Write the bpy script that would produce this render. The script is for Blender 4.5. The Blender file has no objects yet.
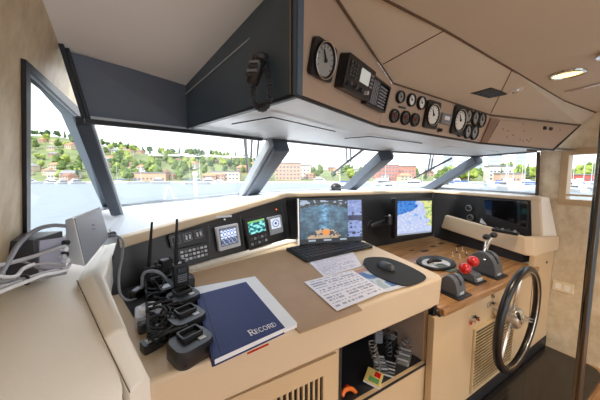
import bpy, bmesh, math, random
from mathutils import Vector as V, Matrix, noise
random.seed(7)
C = bpy.context.scene.collection
PI = math.pi
# ---------------------------------------------------------------- camera model
F = 266.0; TH = math.atan(25/266.0); YW = math.radians(31); H = 1.5
def ray(px, py):
    a = (px-300)/F; b = (200-py)/F
    f = math.cos(TH)+b*math.sin(TH); u = -math.sin(TH)+b*math.cos(TH)
    return V((f*math.sin(YW)+a*math.cos(YW), f*math.cos(YW)-a*math.sin(YW), u))
EYE = V((0, 0, H))
def on(px, py, x=None, y=None, z=None, pl=None):
    r = ray(px, py)
    if x is not None: t = x/r.x
    elif y is not None: t = y/r.y
    elif z is not None: t = (z-H)/r.z
    else: t = (pl[0]-EYE).dot(pl[1])/r.dot(pl[1])
    return EYE+r*t
class Fr:
    """a flat working frame: origin, two in-plane axes, outward normal"""
    def __init__(s, o, u, v, flip=False):
        s.o = V(o); s.u = V(u).normalized(); v = V(v)
        s.v = (v-s.u*v.dot(s.u)).normalized(); s.n = s.u.cross(s.v)
        if flip: s.n = -s.n
    def P(s, a, b, c=0.0): return s.o+s.u*a+s.v*b+s.n*c
    def hit(s, px, py, c=0.0):
        p = on(px, py, pl=(s.o+s.n*c, s.n))-s.o
        return p.dot(s.u), p.dot(s.v)
    def M(s, a=0, b=0, c=0, rot=0.0):
        cu = s.u*math.cos(rot)+s.v*math.sin(rot); cv = -s.u*math.sin(rot)+s.v*math.cos(rot)
        n = cu.cross(cv); m = Matrix((cu, cv, n)).transposed().to_4x4()
        m.translation = s.P(a, b, c); return m
    def sub(s, a=0, b=0, c=0, rot=0.0):
        cu = s.u*math.cos(rot)+s.v*math.sin(rot); cv = -s.u*math.sin(rot)+s.v*math.cos(rot)
        return Fr(s.P(a, b, c), cu, cv)
# ---------------------------------------------------------------- materials
def lin(c): return tuple(((x/255)/12.92 if x/255 <= .04045 else ((x/255+.055)/1.055)**2.4) for x in c)
MATS = {}
def mat(name, rgb, rough=.5, metal=0., ns=6., na=.06, bump=0., bs=60., spec=.5, coat=0., emit=None, es=1.):
    if name in MATS: return MATS[name]
    m = bpy.data.materials.new(name); m.use_nodes = True
    nt = m.node_tree; b = nt.nodes['Principled BSDF']
    c = lin(rgb)
    tc = nt.nodes.new('ShaderNodeTexCoord'); nz = nt.nodes.new('ShaderNodeTexNoise')
    nz.inputs['Scale'].default_value = ns; nz.inputs['Detail'].default_value = 6
    nt.links.new(tc.outputs['Object'], nz.inputs['Vector'])
    r = nt.nodes.new('ShaderNodeValToRGB')
    r.color_ramp.elements[0].position = .3; r.color_ramp.elements[1].position = .7
    r.color_ramp.elements[0].color = tuple(x*(1-na) for x in c)+(1,)
    r.color_ramp.elements[1].color = tuple(min(1, x*(1+na)) for x in c)+(1,)
    nt.links.new(nz.outputs['Fac'], r.inputs['Fac']); nt.links.new(r.outputs['Color'], b.inputs['Base Color'])
    b.inputs['Roughness'].default_value = rough; b.inputs['Metallic'].default_value = metal
    b.inputs['Specular IOR Level'].default_value = spec; b.inputs['Coat Weight'].default_value = coat
    if bump:
        n2 = nt.nodes.new('ShaderNodeTexNoise'); n2.inputs['Scale'].default_value = bs
        nt.links.new(tc.outputs['Object'], n2.inputs['Vector'])
        bp = nt.nodes.new('ShaderNodeBump'); bp.inputs['Strength'].default_value = bump; bp.inputs['Distance'].default_value = .002
        nt.links.new(n2.outputs['Fac'], bp.inputs['Height']); nt.links.new(bp.outputs['Normal'], b.inputs['Normal'])
    if emit:
        b.inputs['Emission Color'].default_value = lin(emit)+(1,); b.inputs['Emission Strength'].default_value = es
    MATS[name] = m; return m
def wood(name, a, b_, scale=(2, 30, 30), rough=.3, dist=3.):
    m = bpy.data.materials.new(name); m.use_nodes = True; nt = m.node_tree; b = nt.nodes['Principled BSDF']
    tc = nt.nodes.new('ShaderNodeTexCoord'); mp = nt.nodes.new('ShaderNodeMapping'); mp.inputs['Scale'].default_value = scale
    nz = nt.nodes.new('ShaderNodeTexNoise'); nz.inputs['Scale'].default_value = 1.5; nz.inputs['Detail'].default_value = 8; nz.inputs['Distortion'].default_value = dist*.2
    r = nt.nodes.new('ShaderNodeValToRGB'); r.color_ramp.elements[0].position = .35; r.color_ramp.elements[1].position = .65
    r.color_ramp.elements[0].color = lin(a)+(1,); r.color_ramp.elements[1].color = lin(b_)+(1,)
    nt.links.new(tc.outputs['Object'], mp.inputs['Vector']); nt.links.new(mp.outputs[0], nz.inputs['Vector'])
    nt.links.new(nz.outputs['Fac'], r.inputs['Fac']); nt.links.new(r.outputs['Color'], b.inputs['Base Color'])
    b.inputs['Roughness'].default_value = rough; b.inputs['Coat Weight'].default_value = .3
    MATS[name] = m; return m
def attr_mat(name, emission=0.0, rough=.4):
    m = bpy.data.materials.new(name); m.use_nodes = True; nt = m.node_tree; b = nt.nodes['Principled BSDF']
    at = nt.nodes.new('ShaderNodeAttribute'); at.attribute_name = 'Col'
    b.inputs['Roughness'].default_value = rough
    if emission:
        b.inputs['Base Color'].default_value = (.01, .01, .01, 1)
        nt.links.new(at.outputs['Color'], b.inputs['Emission Color']); b.inputs['Emission Strength'].default_value = emission
    else: nt.links.new(at.outputs['Color'], b.inputs['Base Color'])
    return m
def glass_mat(name, tint=(.97, .98, .98), refl=.025):
    m = bpy.data.materials.new(name); m.use_nodes = True; nt = m.node_tree; nt.nodes.clear()
    o = nt.nodes.new('ShaderNodeOutputMaterial'); mx = nt.nodes.new('ShaderNodeMixShader')
    t = nt.nodes.new('ShaderNodeBsdfTransparent'); g = nt.nodes.new('ShaderNodeBsdfGlossy')
    t.inputs[0].default_value = tint+(1,); g.inputs['Roughness'].default_value = .02
    mx.inputs[0].default_value = refl
    nt.links.new(t.outputs[0], mx.inputs[1]); nt.links.new(g.outputs[0], mx.inputs[2])
    nt.links.new(mx.outputs[0], o.inputs[0]); return m
LEA = mat('cream_leather', (216, 192, 160), .42, ns=3, na=.04, bump=.25, bs=180)
LEAW = mat('pale_cream_leather', (244, 236, 222), .4, ns=3, na=.03, bump=.25, bs=180)
TAN = mat('tan_desk_surface', (172, 138, 102), .5, ns=12, na=.05, bump=.1, bs=300)
FACEM = mat('cream_cabinet_face', (206, 177, 138), .4, ns=4, na=.04)
GPAN = mat('taupe_panel', (184, 160, 138), .45, ns=3, na=.04)
CEILB = mat('beige_ceiling_panel', (206, 194, 174), .55, ns=2, na=.04)
CEILW = mat('pale_grey_ceiling', (250, 247, 242), .6, ns=2, na=.03)
SLATE = mat('dark_slate_paint', (78, 94, 110), .45, ns=4, na=.08)
SLATE2 = mat('slate_fascia', (102, 110, 124), .5, ns=4, na=.06)
FRAMEM = mat('grey_frame_paint', (72, 80, 92), .45, ns=9, na=.06)
FRAMEL = mat('light_grey_frame_paint', (146, 152, 158), .4, ns=9, na=.05)
UNDER = mat('blue_grey_brushed_panel', (214, 224, 232), .35, ns=20, na=.05)
DASHT = mat('white_dash_top', (236, 239, 242), .6, ns=5, na=.02)
BLK = mat('black_plastic', (26, 26, 28), .35, ns=20, na=.2)
BLKS = mat('black_satin', (34, 34, 37), .45, ns=8, na=.15)
BLKR = mat('black_rubber', (18, 18, 19), .7, ns=20, na=.2)
BLKG = mat('gloss_black', (8, 8, 10), .08, ns=8, na=.1, coat=.5)
DGREY = mat('dark_grey_plastic', (62, 64, 70), .4, ns=20, na=.1)
GREY = mat('mid_grey_plastic', (130, 133, 140), .4, ns=20, na=.06)
LGREY = mat('light_grey_plastic', (196, 199, 206), .4, ns=20, na=.04)
WHITE = mat('white_plastic', (238, 238, 240), .4, ns=20, na=.02)
CHROME = mat('polished_chrome', (214, 210, 204), .12, metal=1., ns=10, na=.04)
STEEL = mat('brushed_steel', (222, 218, 210), .34, metal=1., ns=60, na=.08)
GOLDM = mat('brass_slats', (226, 198, 150), .35, metal=.4, ns=20, na=.1)
RED = mat('red_knob', (196, 22, 22), .25, ns=8, na=.08, coat=.5)
ORANGE = mat('orange_plastic', (226, 110, 40), .4)
BLUEM = mat('navy_cloth', (28, 45, 104), .6, ns=150, na=.12, bump=.3, bs=400)
NAVYD = mat('dark_navy_spine', (20, 32, 80), .6)
PAPER = mat('white_paper', (240, 238, 240), .7, ns=20, na=.01)
SEAM = mat('seam_brown', (104, 82, 64), .7)
YEL = mat('yellow_card', (214, 190, 110), .6)
GRN = mat('green_card', (90, 140, 80), .6)
WD = wood('teak_veneer', (132, 92, 54), (184, 138, 90), scale=(3, 40, 40))
WDF = wood('teak_floor', (150, 104, 62), (186, 140, 92), scale=(2, 24, 24))
WALLC = None
def wallpaper(name, a, b_):
    m = bpy.data.materials.new(name); m.use_nodes = True; nt = m.node_tree; b = nt.nodes['Principled BSDF']
    tc = nt.nodes.new('ShaderNodeTexCoord'); n1 = nt.nodes.new('ShaderNodeTexNoise'); n1.inputs['Scale'].default_value = 5; n1.inputs['Detail'].default_value = 10; n1.inputs['Roughness'].default_value = .65
    mp = nt.nodes.new('ShaderNodeMapping'); mp.inputs['Scale'].default_value = (1.6, 2.0, 1.5)
    nt.links.new(tc.outputs['Object'], mp.inputs[0]); nt.links.new(mp.outputs[0], n1.inputs['Vector'])
    r = nt.nodes.new('ShaderNodeValToRGB'); r.color_ramp.elements[0].position = .36; r.color_ramp.elements[1].position = .66
    r.color_ramp.elements[0].color = lin(a)+(1,); r.color_ramp.elements[1].color = lin(b_)+(1,)
    nt.links.new(n1.outputs['Fac'], r.inputs['Fac']); nt.links.new(r.outputs['Color'], b.inputs['Base Color'])
    b.inputs['Roughness'].default_value = .45; return m
WALLM = wallpaper('mottled_gold_wallcovering', (190, 168, 132), (226, 208, 176))
WALLR = wallpaper('mottled_cream_wallcovering', (200, 178, 144), (228, 212, 184))
GLASS = glass_mat('window_glass')
SCR = attr_mat('lit_screen', .5, .15)
PRT = attr_mat('printed_sheet', 0, .6)
# ---------------------------------------------------------------- mesh builder
class MB:
    def __init__(s): s.v = []; s.f = []; s.m = []; s.cm = 0
    def add(s, vs, fs):
        k = len(s.v); s.v += [V(p) for p in vs]; s.f += [[i+k for i in f] for f in fs]; s.m += [s.cm]*len(fs); return s
    def hexa(s, b, t):
        return s.add(list(b)+list(t), [[3, 2, 1, 0], [4, 5, 6, 7], [0, 1, 5, 4], [1, 2, 6, 5], [2, 3, 7, 6], [3, 0, 4, 7]])
    def box(s, fr, a0, a1, b0, b1, c0, c1):
        q = [(a0, b0), (a1, b0), (a1, b1), (a0, b1)]
        return s.hexa([fr.P(x, y, c0) for x, y in q], [fr.P(x, y, c1) for x, y in q])
    def prism(s, pts, d):
        n = len(pts); d = V(d); pts = [V(p) for p in pts]
        return s.add(pts+[p+d for p in pts], [list(range(n))[::-1], list(range(n, 2*n))]+[[i, (i+1) % n, (i+1) % n+n, i+n] for i in range(n)])
    def slab(s, fr, uv, c0, c1): return s.prism([fr.P(a, b, c0) for a, b in uv], fr.n*(c1-c0))
    def rring(s, fr, a, b, w, h, r, c0, c1, seg=5, hole=None):
        o = rrect(a, b, w, h, r, seg)
        if hole is None: return s.slab(fr, o, c0, c1)
        i_ = rrect(a, b, w-2*hole, h-2*hole, max(r-hole, .0005), seg); n = len(o)
        vs = [fr.P(x, y, c0) for x, y in o]+[fr.P(x, y, c0) for x, y in i_]+[fr.P(x, y, c1) for x, y in o]+[fr.P(x, y, c1) for x, y in i_]
        fs = []
        for k in range(n):
            j = (k+1) % n
            fs += [[k, j, n+j, n+k][::-1], [2*n+k, 2*n+j, 3*n+j, 3*n+k], [k, j, 2*n+j, 2*n+k], [n+k, 3*n+k, 3*n+j, n+j]]
        return s.add(vs, fs)
    def ngon_ring(s, outer, inner, d):
        n = len(outer); d = V(d); o = [V(p) for p in outer]; i_ = [V(p) for p in inner]
        vs = o+i_+[p+d for p in o]+[p+d for p in i_]; fs = []
        for k in range(n):
            j = (k+1) % n
            fs += [[k, j, n+j, n+k][::-1], [2*n+k, 2*n+j, 3*n+j, 3*n+k], [k, j, 2*n+j, 2*n+k], [n+k, 3*n+k, 3*n+j, n+j]]
        return s.add(vs, fs)
    def tube(s, pts, r, seg=8, close=False, cap=True):
        pts = [V(p) for p in pts]; n = len(pts); rr = r if isinstance(r, (list, tuple)) else [r]*n
        vs = []; up = None
        for i in range(n):
            if close: t = pts[(i+1) % n]-pts[i-1]
            else: t = pts[min(i+1, n-1)]-pts[max(i-1, 0)]
            t.normalize()
            if up is None:
                up = t.orthogonal().normalized()
            up = (up-t*up.dot(t)); up = up.normalized() if up.length > 1e-6 else t.orthogonal().normalized()
            w = t.cross(up)
            for k in range(seg):
                a = 2*PI*k/seg; vs.append(pts[i]+(up*math.cos(a)+w*math.sin(a))*rr[i])
        fs = []
        for i in range(n if close else n-1):
            j = (i+1) % n
            for k in range(seg):
                l = (k+1) % seg; fs.append([i*seg+k, i*seg+l, j*seg+l, j*seg+k])
        if cap and not close: fs += [list(range(seg))[::-1], list(range((n-1)*seg, n*seg))]
        return s.add(vs, fs)
    def lathe(s, fr, a, b, prof, seg=24, cap=True, sy=1.0):
        """prof: list of (radius, height along n)"""
        vs = []
        for r, c in prof:
            for k in range(seg):
                t = 2*PI*k/seg; vs.append(fr.P(a+r*math.cos(t), b+r*sy*math.sin(t), c))
        fs = []
        for i in range(len(prof)-1):
            for k in range(seg):
                l = (k+1) % seg; fs.append([i*seg+k, i*seg+l, (i+1)*seg+l, (i+1)*seg+k])
        if cap: fs += [list(range(seg))[::-1], list(range((len(prof)-1)*seg, len(prof)*seg))]
        return s.add(vs, fs)
    def ball(s, c, r, seg=12, rings=8, sc=(1, 1, 1)):
        c = V(c); vs = [c+V((0, 0, r*sc[2]))]
        for i in range(1, rings):
            p = PI*i/rings
            for k in range(seg):
                t = 2*PI*k/seg; vs.append(c+V((r*sc[0]*math.sin(p)*math.cos(t), r*sc[1]*math.sin(p)*math.sin(t), r*sc[2]*math.cos(p))))
        vs.append(c-V((0, 0, r*sc[2]))); fs = []
        for k in range(seg):
            l = (k+1) % seg; fs.append([0, 1+k, 1+l]); q = 1+(rings-2)*seg; fs.append([q+l, q+k, len(vs)-1])
            for i in range(rings-2): fs.append([1+i*seg+k, 1+(i+1)*seg+k, 1+(i+1)*seg+l, 1+i*seg+l])
        return s.add(vs, fs)
    def build(s, name, m, parent=None, bevel=0, smooth=False, sub=0, seg=2):
        W = WM.get(parent.name, Matrix()) if parent else Matrix()
        I = W.inverted()
        me = bpy.data.meshes.new(name)
        org = V((0, 0, 0))
        if parent is None:
            org = V([sum(p[i] for p in s.v)/len(s.v) for i in range(3)])
            I = Matrix.Translation(-org)
        me.from_pydata([I @ p for p in s.v], [], s.f)
        bm = bmesh.new(); bm.from_mesh(me); bmesh.ops.recalc_face_normals(bm, faces=bm.faces); bm.to_mesh(me); bm.free()
        for mm in (m if isinstance(m, (list, tuple)) else [m]): me.materials.append(mm)
        for p, i in zip(me.polygons, s.m): p.material_index = i; p.use_smooth = bool(smooth)
        o = bpy.data.objects.new(name, me); C.objects.link(o); o.parent = parent
        o.location = org
        WM[o.name] = W if parent else Matrix.Translation(org)
        if bevel:
            b = o.modifiers.new('bevel', 'BEVEL'); b.width = bevel; b.segments = seg; b.limit_method = 'ANGLE'; b.angle_limit = math.radians(35)
            for p in me.polygons: p.use_smooth = True
            w = o.modifiers.new('wn', 'WEIGHTED_NORMAL'); w.keep_sharp = True
        if smooth == 'auto':
            me.set_sharp_from_angle(angle=math.radians(40))
        if sub:
            q = o.modifiers.new('sub', 'SUBSURF'); q.levels = sub; q.render_levels = sub
        return o
def rrect(a, b, w, h, r, seg=5):
    out = []
    for cx, cy, st in ((a+w/2-r, b+h/2-r, 0), (a-w/2+r, b+h/2-r, PI/2), (a-w/2+r, b-h/2+r, PI), (a+w/2-r, b-h/2+r, 1.5*PI)):
        for k in range(seg+1):
            t = st+PI/2*k/seg; out.append((cx+r*math.cos(t), cy+r*math.sin(t)))
    return out
WM = {}
def tag(o, label=None, cat=None, group=None, kind=None):
    if label: o['label'] = label
    if cat: o['category'] = cat
    if group: o['group'] = group
    if kind: o['kind'] = kind
    return o
def thing(name, label, cat, M=None, group=None):
    o = bpy.data.objects.new(name, None); C.objects.link(o); o.empty_display_size = .05
    if M is None: M = Matrix()
    if isinstance(M, (tuple, V)): M = Matrix.Translation(V(M))
    o.matrix_world = M; WM[o.name] = M.copy(); return tag(o, label, cat, group)
def copy_tree(o, M, label=None, group=None):
    kids = [c for c in o.children]
    def cp(src, par):
        c = src.copy(); C.objects.link(c); c.parent = par
        WM[c.name] = M.copy()
        for k in list(src.children):
            if k is not c: cp(k, c)
        return c
    r = o.copy(); C.objects.link(r); r.matrix_world = M; WM[r.name] = M.copy()
    for k in kids: cp(k, r)
    if label: r['label'] = label
    if group: r['group'] = group
    return r
def grid(name, fr, a0, b0, w, h, nx, ny, fn, m, parent=None, c=0.0, quad=None):
    """flat sheet of nx x ny cells, cell colour fn(u, v) in sRGB 0-255; quad = four corner points instead"""
    W = WM.get(parent.name, Matrix()) if parent else Matrix(); I = W.inverted()
    vs = []
    for j in range(ny+1):
        for i in range(nx+1):
            u = i/nx; v = j/ny
            if quad: p = (quad[0]*(1-u)+quad[1]*u)*(1-v)+(quad[3]*(1-u)+quad[2]*u)*v
            else: p = fr.P(a0+w*u, b0+h*v, c)
            vs.append(I @ p)
    fs = [[j*(nx+1)+i, j*(nx+1)+i+1, (j+1)*(nx+1)+i+1, (j+1)*(nx+1)+i] for j in range(ny) for i in range(nx)]
    me = bpy.data.meshes.new(name); me.from_pydata(vs, [], fs); me.materials.append(m)
    ca = me.color_attributes.new('Col', 'FLOAT_COLOR', 'CORNER'); k = 0
    for j in range(ny):
        for i in range(nx):
            col = lin(fn((i+.5)/nx, (j+.5)/ny))+(1,)
            for _ in range(4): ca.data[k].color = col; k += 1
    o = bpy.data.objects.new(name, me); C.objects.link(o); o.parent = parent; WM[o.name] = W
    return o
def struct(o): o['kind'] = 'structure'; return o
def bez(pts, n=10):
    """smooth curve through points (Catmull-Rom)"""
    pts = [V(p) for p in pts]; q = [pts[0]*2-pts[1]]+pts+[pts[-1]*2-pts[-2]]; out = []
    for i in range(1, len(q)-2):
        for k in range(n):
            t = k/n; a, b, c, d = q[i-1:i+3]
            out.append(.5*((2*b)+(c-a)*t+(2*a-5*b+4*c-d)*t*t+(3*b-a-3*c+d)*t**3))
    out.append(pts[-1]); return out
WORLD = Fr((0, 0, 0), (1, 0, 0), (0, 1, 0))
# ================================================================ room shell
XR = 3.0
LWn = V((1, 0, -.19)); LWo = V((-.2, 1.17, 1.93))           # leaning port wall plane
def lw(px, py, off=0.0): return on(px, py, pl=(LWo-LWn.normalized()*off, LWn))
def lwx(z): return -.2-.19*(1.93-z)
def ceilz(y): return 2.141-.19*max(y, .35)
# floor
m = MB(); m.box(WORLD, -.9, XR+.05, -1.6, .80, -.05, 0); struct(m.build('floor', WDF))
# starboard wall with window opening
wy0, wy1, wz0, wz1 = -.15, .745, 1.30, 1.665
m = MB()
for y0, y1, z0, z1 in ((-1.6, wy0, -.05, 2.1), (wy1, .93, -.05, 2.1), (wy0, wy1, -.05, wz0), (wy0, wy1, wz1, 2.1)):
    m.box(WORLD, XR, XR+.1, y0, y1, z0, z1)
m.box(WORLD, XR, XR+.1, .93, 1.95, -.05, 1.325)
struct(m.build('wall_right', WALLR))
fw = Fr((XR, 0, 0), (0, 1, 0), (0, 0, 1), flip=True)          # normal towards the room (-x)
if fw.n.x > 0: fw.n = -fw.n
m = MB(); yc = (wy0+wy1)/2; zc = (wz0+wz1)/2
m.rring(fw, yc, zc, wy1-wy0+.09, wz1-wz0+.09, .012, -.09, .014, hole=.047)
w2 = struct(m.build('window_2', mat('tan_window_trim', (190, 160, 122), .45), bevel=.004))
m = MB(); m.box(fw, wy0, wy1, wz0, wz1, -.075, -.07); m.build('pane', GLASS, w2)
m = MB(); m.box(fw, wy0, wy1, wz0+.03, wz0+.045, -.03, 0.0); m.build('sill_rail', mat('tan_window_trim', (0, 0, 0)), w2)
# port wall: leaning plane with a window opening traced on that plane
wa = [lw(22, 62), lw(82, 115), lw(119, 207), lw(24, 268)]
def wl(y, z): return V((lwx(z), y, z))
frw = Fr(LWo, (0, 1, 0), (.19, 0, 1)); th = LWn.normalized()
if frw.n.x < 0: frw.n = -frw.n
def quadprism(mb, ps, d): return mb.prism(ps, d)
m = MB(); out = -th*.05
A_, B_, C_, D_ = wa
yb0, yf1 = -1.6, 1.30
tops = lambda y: wl(y, ceilz(y)+.02)
low = .03
m.prism([wl(-1.6, low), wl(D_.y, low), D_, A_, tops(A_.y), tops(.35), wl(-1.6, 2.12)], out)
m.prism([A_, B_, tops(B_.y), tops(A_.y)], out)
m.prism([D_, wl(D_.y, low), wl(C_.y, low), C_], out)
m.prism([B_, C_, wl(C_.y, low), wl(C_.y+.02, low), wl(C_.y+.02, C_.z), tops(B_.y)], out)
struct(m.build('wall_left', WALLM))
# port window: deep dark frame and reveal, pane set back
inner = [p-th*.0 for p in wa]
cen = sum(wa, V())/4
def inset(ps, k): 
    c = sum(ps, V())/len(ps); return [c+(p-c)*(1-k/(p-c).length) for p in ps]
ow = [lw(20.5, 58), lw(83, 113), lw(121, 206), lw(23, 272)]
iw = [lw(25, 69), lw(79, 118), lw(113, 205), lw(26.5, 266)]
m = MB(); m.ngon_ring([p+th*.010 for p in ow], [p+th*.010 for p in iw], -th*.035)
win1 = struct(m.build('window_1', mat('black_frame_paint', (30, 34, 40), .4)))
back = [lw(29, 74, .13), lw(62, 113, .13), lw(103, 207, .13), lw(29, 262, .13)]
m = MB()
for i in range(4):
    j = (i+1) % 4; m.prism([iw[i], iw[j], back[j], back[i]], (back[i]-iw[i]).cross(iw[j]-iw[i]).normalized()*(.006))
m.build('window_reveal', FRAMEM, win1)
m = MB(); m.prism(inset(back, -.03), -th*.005); m.build('pane', GLASS, win1)
# ---------------------------------------------------------------- windscreen
HZ = 1.69
T = [V((-.15, 1.27, 1.705)), on(278, 141, y=1.45), on(383, 152, y=1.50), on(474, 157, y=1.36), V((2.99, .95, 1.70))]
B = [on(118, 207, z=1.325), on(246, 194, y=2.2), on(344, 189, y=2.24), on(424, 188, y=1.95), V((2.99, .92, 1.325))]
def beam(name, t, b, w, d, matl, parent=None, ext=.02, face=None, bev=.006):
    ax = (b-t).normalized(); t = t-ax*ext; b = b+ax*ext
    side = face.normalized() if face else V((1, 0, 0)); side = (side-ax*side.dot(ax)).normalized(); nn = ax.cross(side)
    if nn.z < 0: nn = -nn
    q = [side*w/2, -side*w/2, -side*w/2-nn*d, side*w/2-nn*d]
    mb = MB(); mb.hexa([t+x for x in q], [b+x for x in q]); return mb.build(name, matl, parent, bevel=bev)
n_ = 0
for i in (1, 2, 3):
    nm = 'trim_%d' % (i+1)
    o = struct(beam(nm, T[i], B[i], (.10, .12, .11)[i-1], .08, FRAMEM, face=V((1, .1, 0))))
    sgn = -1 if i == 1 else 1
    sd = V((sgn*(.062, .072, .066)[i-1], 0, .008))
    s_ = beam('edge_strip', T[i]+sd, B[i]+sd, .028, .06, FRAMEL, o, face=V((1, .1, 0)), bev=.004)
# port corner post of the windscreen and the double corner strip on the wall
o = struct(beam('trim_1', on(84, 120, y=1.235), on(114.5, 206, y=1.66), .045, .05, FRAMEM, face=V((1, .2, 0)), bev=.004))
beam('edge_strip', on(89.5, 121, y=1.25), on(119, 206.5, y=1.70), .026, .05, FRAMEL, o, face=V((1, .2, 0)), bev=.003)
p0 = on(59, 44, x=-.185); p1 = lw(83, 110)+th*.02; p2 = lw(111, 200)+th*.02
m = MB(); m.tube([on(61, 44, y=1.17), on(80, 104, y=1.19), on(85, 121, y=1.20)], .010, 4)
struct(m.build('trim_5', mat('black_frame_paint', (0, 0, 0)), bevel=.002))
m = MB(); m.tube([on(67, 48, y=1.165), on(84, 104, y=1.18), on(89.5, 121, y=1.19)], .008, 4)
struct(m.build('trim_6', mat('black_frame_paint', (0, 0, 0)), bevel=.002))
# panes (one window each)
for i in range(4):
    t0, t1, b0, b1 = T[i], T[i+1], B[i], B[i+1]
    nn = (t1-t0).cross(b0-t0).normalized()
    if nn.y < 0: nn = -nn
    mb = MB(); 
    vs = [t0, t1, b1, b0]; d = nn*.006
    mb.add([p+nn*.02 for p in vs]+[p+nn*.02+d for p in vs], [[0, 1, 2], [0, 2, 3], [4, 6, 5], [4, 7, 6], [0, 4, 5, 1], [1, 5, 6, 2], [2, 6, 7, 3], [3, 7, 4, 0]])
    w = struct(mb.build('window_%d' % (i+3), GLASS))
    # thin frame rails along head and foot of the pane
    hb = MB(); hb.tube([t0+nn*.012, t1+nn*.012], .013, 6); hb.build('head_rail', FRAMEM, w)
    hb = MB(); hb.tube([b0+nn*.012, b1+nn*.012], .010, 6); hb.build('foot_rail', FRAMEL, w)
m = MB(); m.tube([V((2.985, .94, 1.70)), V((2.985, .925, 1.32))], .014, 4); struct(m.build('trim_7', mat('dark_bronze', (70, 52, 40), .4)))
# ---------------------------------------------------------------- overhead console
A0 = on(295, 95, z=1.71); A1 = on(378, 126, z=1.71); T1 = on(392, 83, z=1.89); B1 = on(478, 143, z=1.70); 
nA = (A1-A0).cross(T1-A0).normalized()
if nA.y > 0: nA = -nA
T0 = on(305, 0, pl=(A0, nA))
T00 = T0+(T0-A0)*.25; A00 = A0                                  # panel carries on above the picture edge
T00 = on(296, -60, pl=(A0, nA)); T0b = on(340, -0, pl=(A0, nA))
nB = (B1-A1).cross(T1-A1).normalized()
if nB.y > 0: nB = -nB
T2 = on(490, 115, pl=(A1, nB))
C1 = on(553, 150, z=1.685); nC = (C1-B1).cross(T2-B1).normalized()
if nC.y > 0: nC = -nC
T3 = on(580, 125, pl=(B1, nC))
frA = Fr(A0, A1-A0, T1-A1); frB = Fr(A1, B1-A1, T1-A1); frC = Fr(B1, C1-B1, T2-B1)
for f_, n__ in ((frA, nA), (frB, nB), (frC, nC)):
    if f_.n.dot(n__) < 0: f_.n = -f_.n
print('A', A0, A1, T0, T1, 'B', B1, T2, 'C', C1, T3)
S1 = on(187, 128, z=1.71); St = V((S1.x, S1.y, ceilz(S1.y)))
oc = thing('overhead_console', 'long angled overhead instrument console above the dash, taupe front and slate side', 'console', A1)
def panel(name, ps, n, matl, th_=.02, bev=.003):
    mb = MB(); mb.prism(ps, n*-th_); return mb.build(name, matl, oc, bevel=bev)
TA = T0  # top-left corner
g1 = panel('gauge_panel', [A0, A1, T1, T00], nA, GPAN)
g2 = panel('gauge_panel', [A1, B1, T2, T1], nB, GPAN)
# facet C: narrow plain strip, then hinged panel
cs = frC.hit(483, 143.5)[0]; ct = frC.hit(497, 118)[0]
w_ = frC
g3 = panel('gauge_panel', [B1, C1, T3, T2], nC, GPAN)
# port side board, slate, with a thin pale bead
Sa = A0; Sb = S1; Sc = V((S1.x, S1.y, 1.99)); 
nS = V((0, 0, 1)).cross(S1-A0).normalized()
if nS.x > 0: nS = -nS
sidetop = on(281, 11, pl=(A0, nS)); 
sb = panel('side_board', [A0, S1, V((S1.x, S1.y, ceilz(S1.y)+.01)), on(262, -5, pl=(A0, nS)), T00], nS, SLATE, th_=.03)
b0 = on(185.5, 94, pl=(A0+nS*.004, nS)); b1 = on(281, 11, pl=(A0+nS*.004, nS))
m = MB(); m.tube([b0, b1], .0022, 6); m.build('bead', LGREY, oc)
b2 = on(294, 96, pl=(A0+nS*.006, nS)); b3 = on(291, -40, pl=(A0+nS*.006, nS))
m = MB(); m.tube([A0+nS*.004+V((0, 0, 0)), T00+nS*.004], .009, 6); m.build('corner_strip', mat('black_frame_paint', (0, 0, 0)), oc)
# underside: faceted brushed board from the console bottom edge forward to the window head
Uf = [S1, T[1]+V((0, 0, .01)), T[2]+V((0, 0, .01)), T[3]+V((0, 0, .01)), V((2.99, .97, 1.71))]
Ub = [A0, A1, (A1*.4+B1*.6), B1, V((2.99, .70, 1.69))]
mb = MB()
vs = Ub+[C1]+Uf
# indices: 0..4 Ub, 5 C1, 6..10 Uf
fs = [[0, 1, 7, 6], [1, 2, 8, 7], [2, 3, 9, 8], [3, 5, 10, 9], [5, 4, 10]]
tris = []
for f in fs:
    if len(f) == 4: tris += [[f[0], f[1], f[2]], [f[0], f[2], f[3]]]
    else: tris.append(f)
up = V((0, 0, .02)); k = len(vs)
mb.add(vs+[p+up for p in vs], tris+[[a+k for a in t[::-1]] for t in tris])
mb.build('underside_board', UNDER, oc)
# black lower edge line of the panels
m = MB(); m.tube([S1+V((0, 0, 0)), A0, A1, B1, C1], .006, 6); m.build('edge_trim', mat('black_frame_paint', (0, 0, 0)), oc)
m = MB(); m.tube([C1, T3], .008, 6); m.build('edge_trim', mat('black_frame_paint', (0, 0, 0)), oc)
m = MB(); m.tube([T00+nA*.004, T1+nA*.004, T2+nB*.004], .004, 6); m.tube([T2+nC*.002, T3+nC*.002], .007, 6); m.build('edge_trim', SEAM, oc)
# hatch lines on underside
def under(px, py, z=1.70): return on(px, py, z=z)
for pts in ([(232, 123.5), (272, 116.5), (335, 131)], [(345, 138), (370, 136), (422, 143)], [(430, 148), (450, 146), (498, 151)]):
    m = MB(); m.tube([under(*p)-V((0, 0, .002)) for p in pts], .003, 4); m.build('hatch_seam', mat('black_frame_paint', (0, 0, 0)), oc)
# end cap starboard (fills back to the ceiling)
mb = MB(); mb.prism([C1, T3, T3+V((.0, .35, 0)), C1+V((0, .15, 0))], V((-.02, 0, 0))); mb.build('end_board', GPAN, oc)
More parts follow.
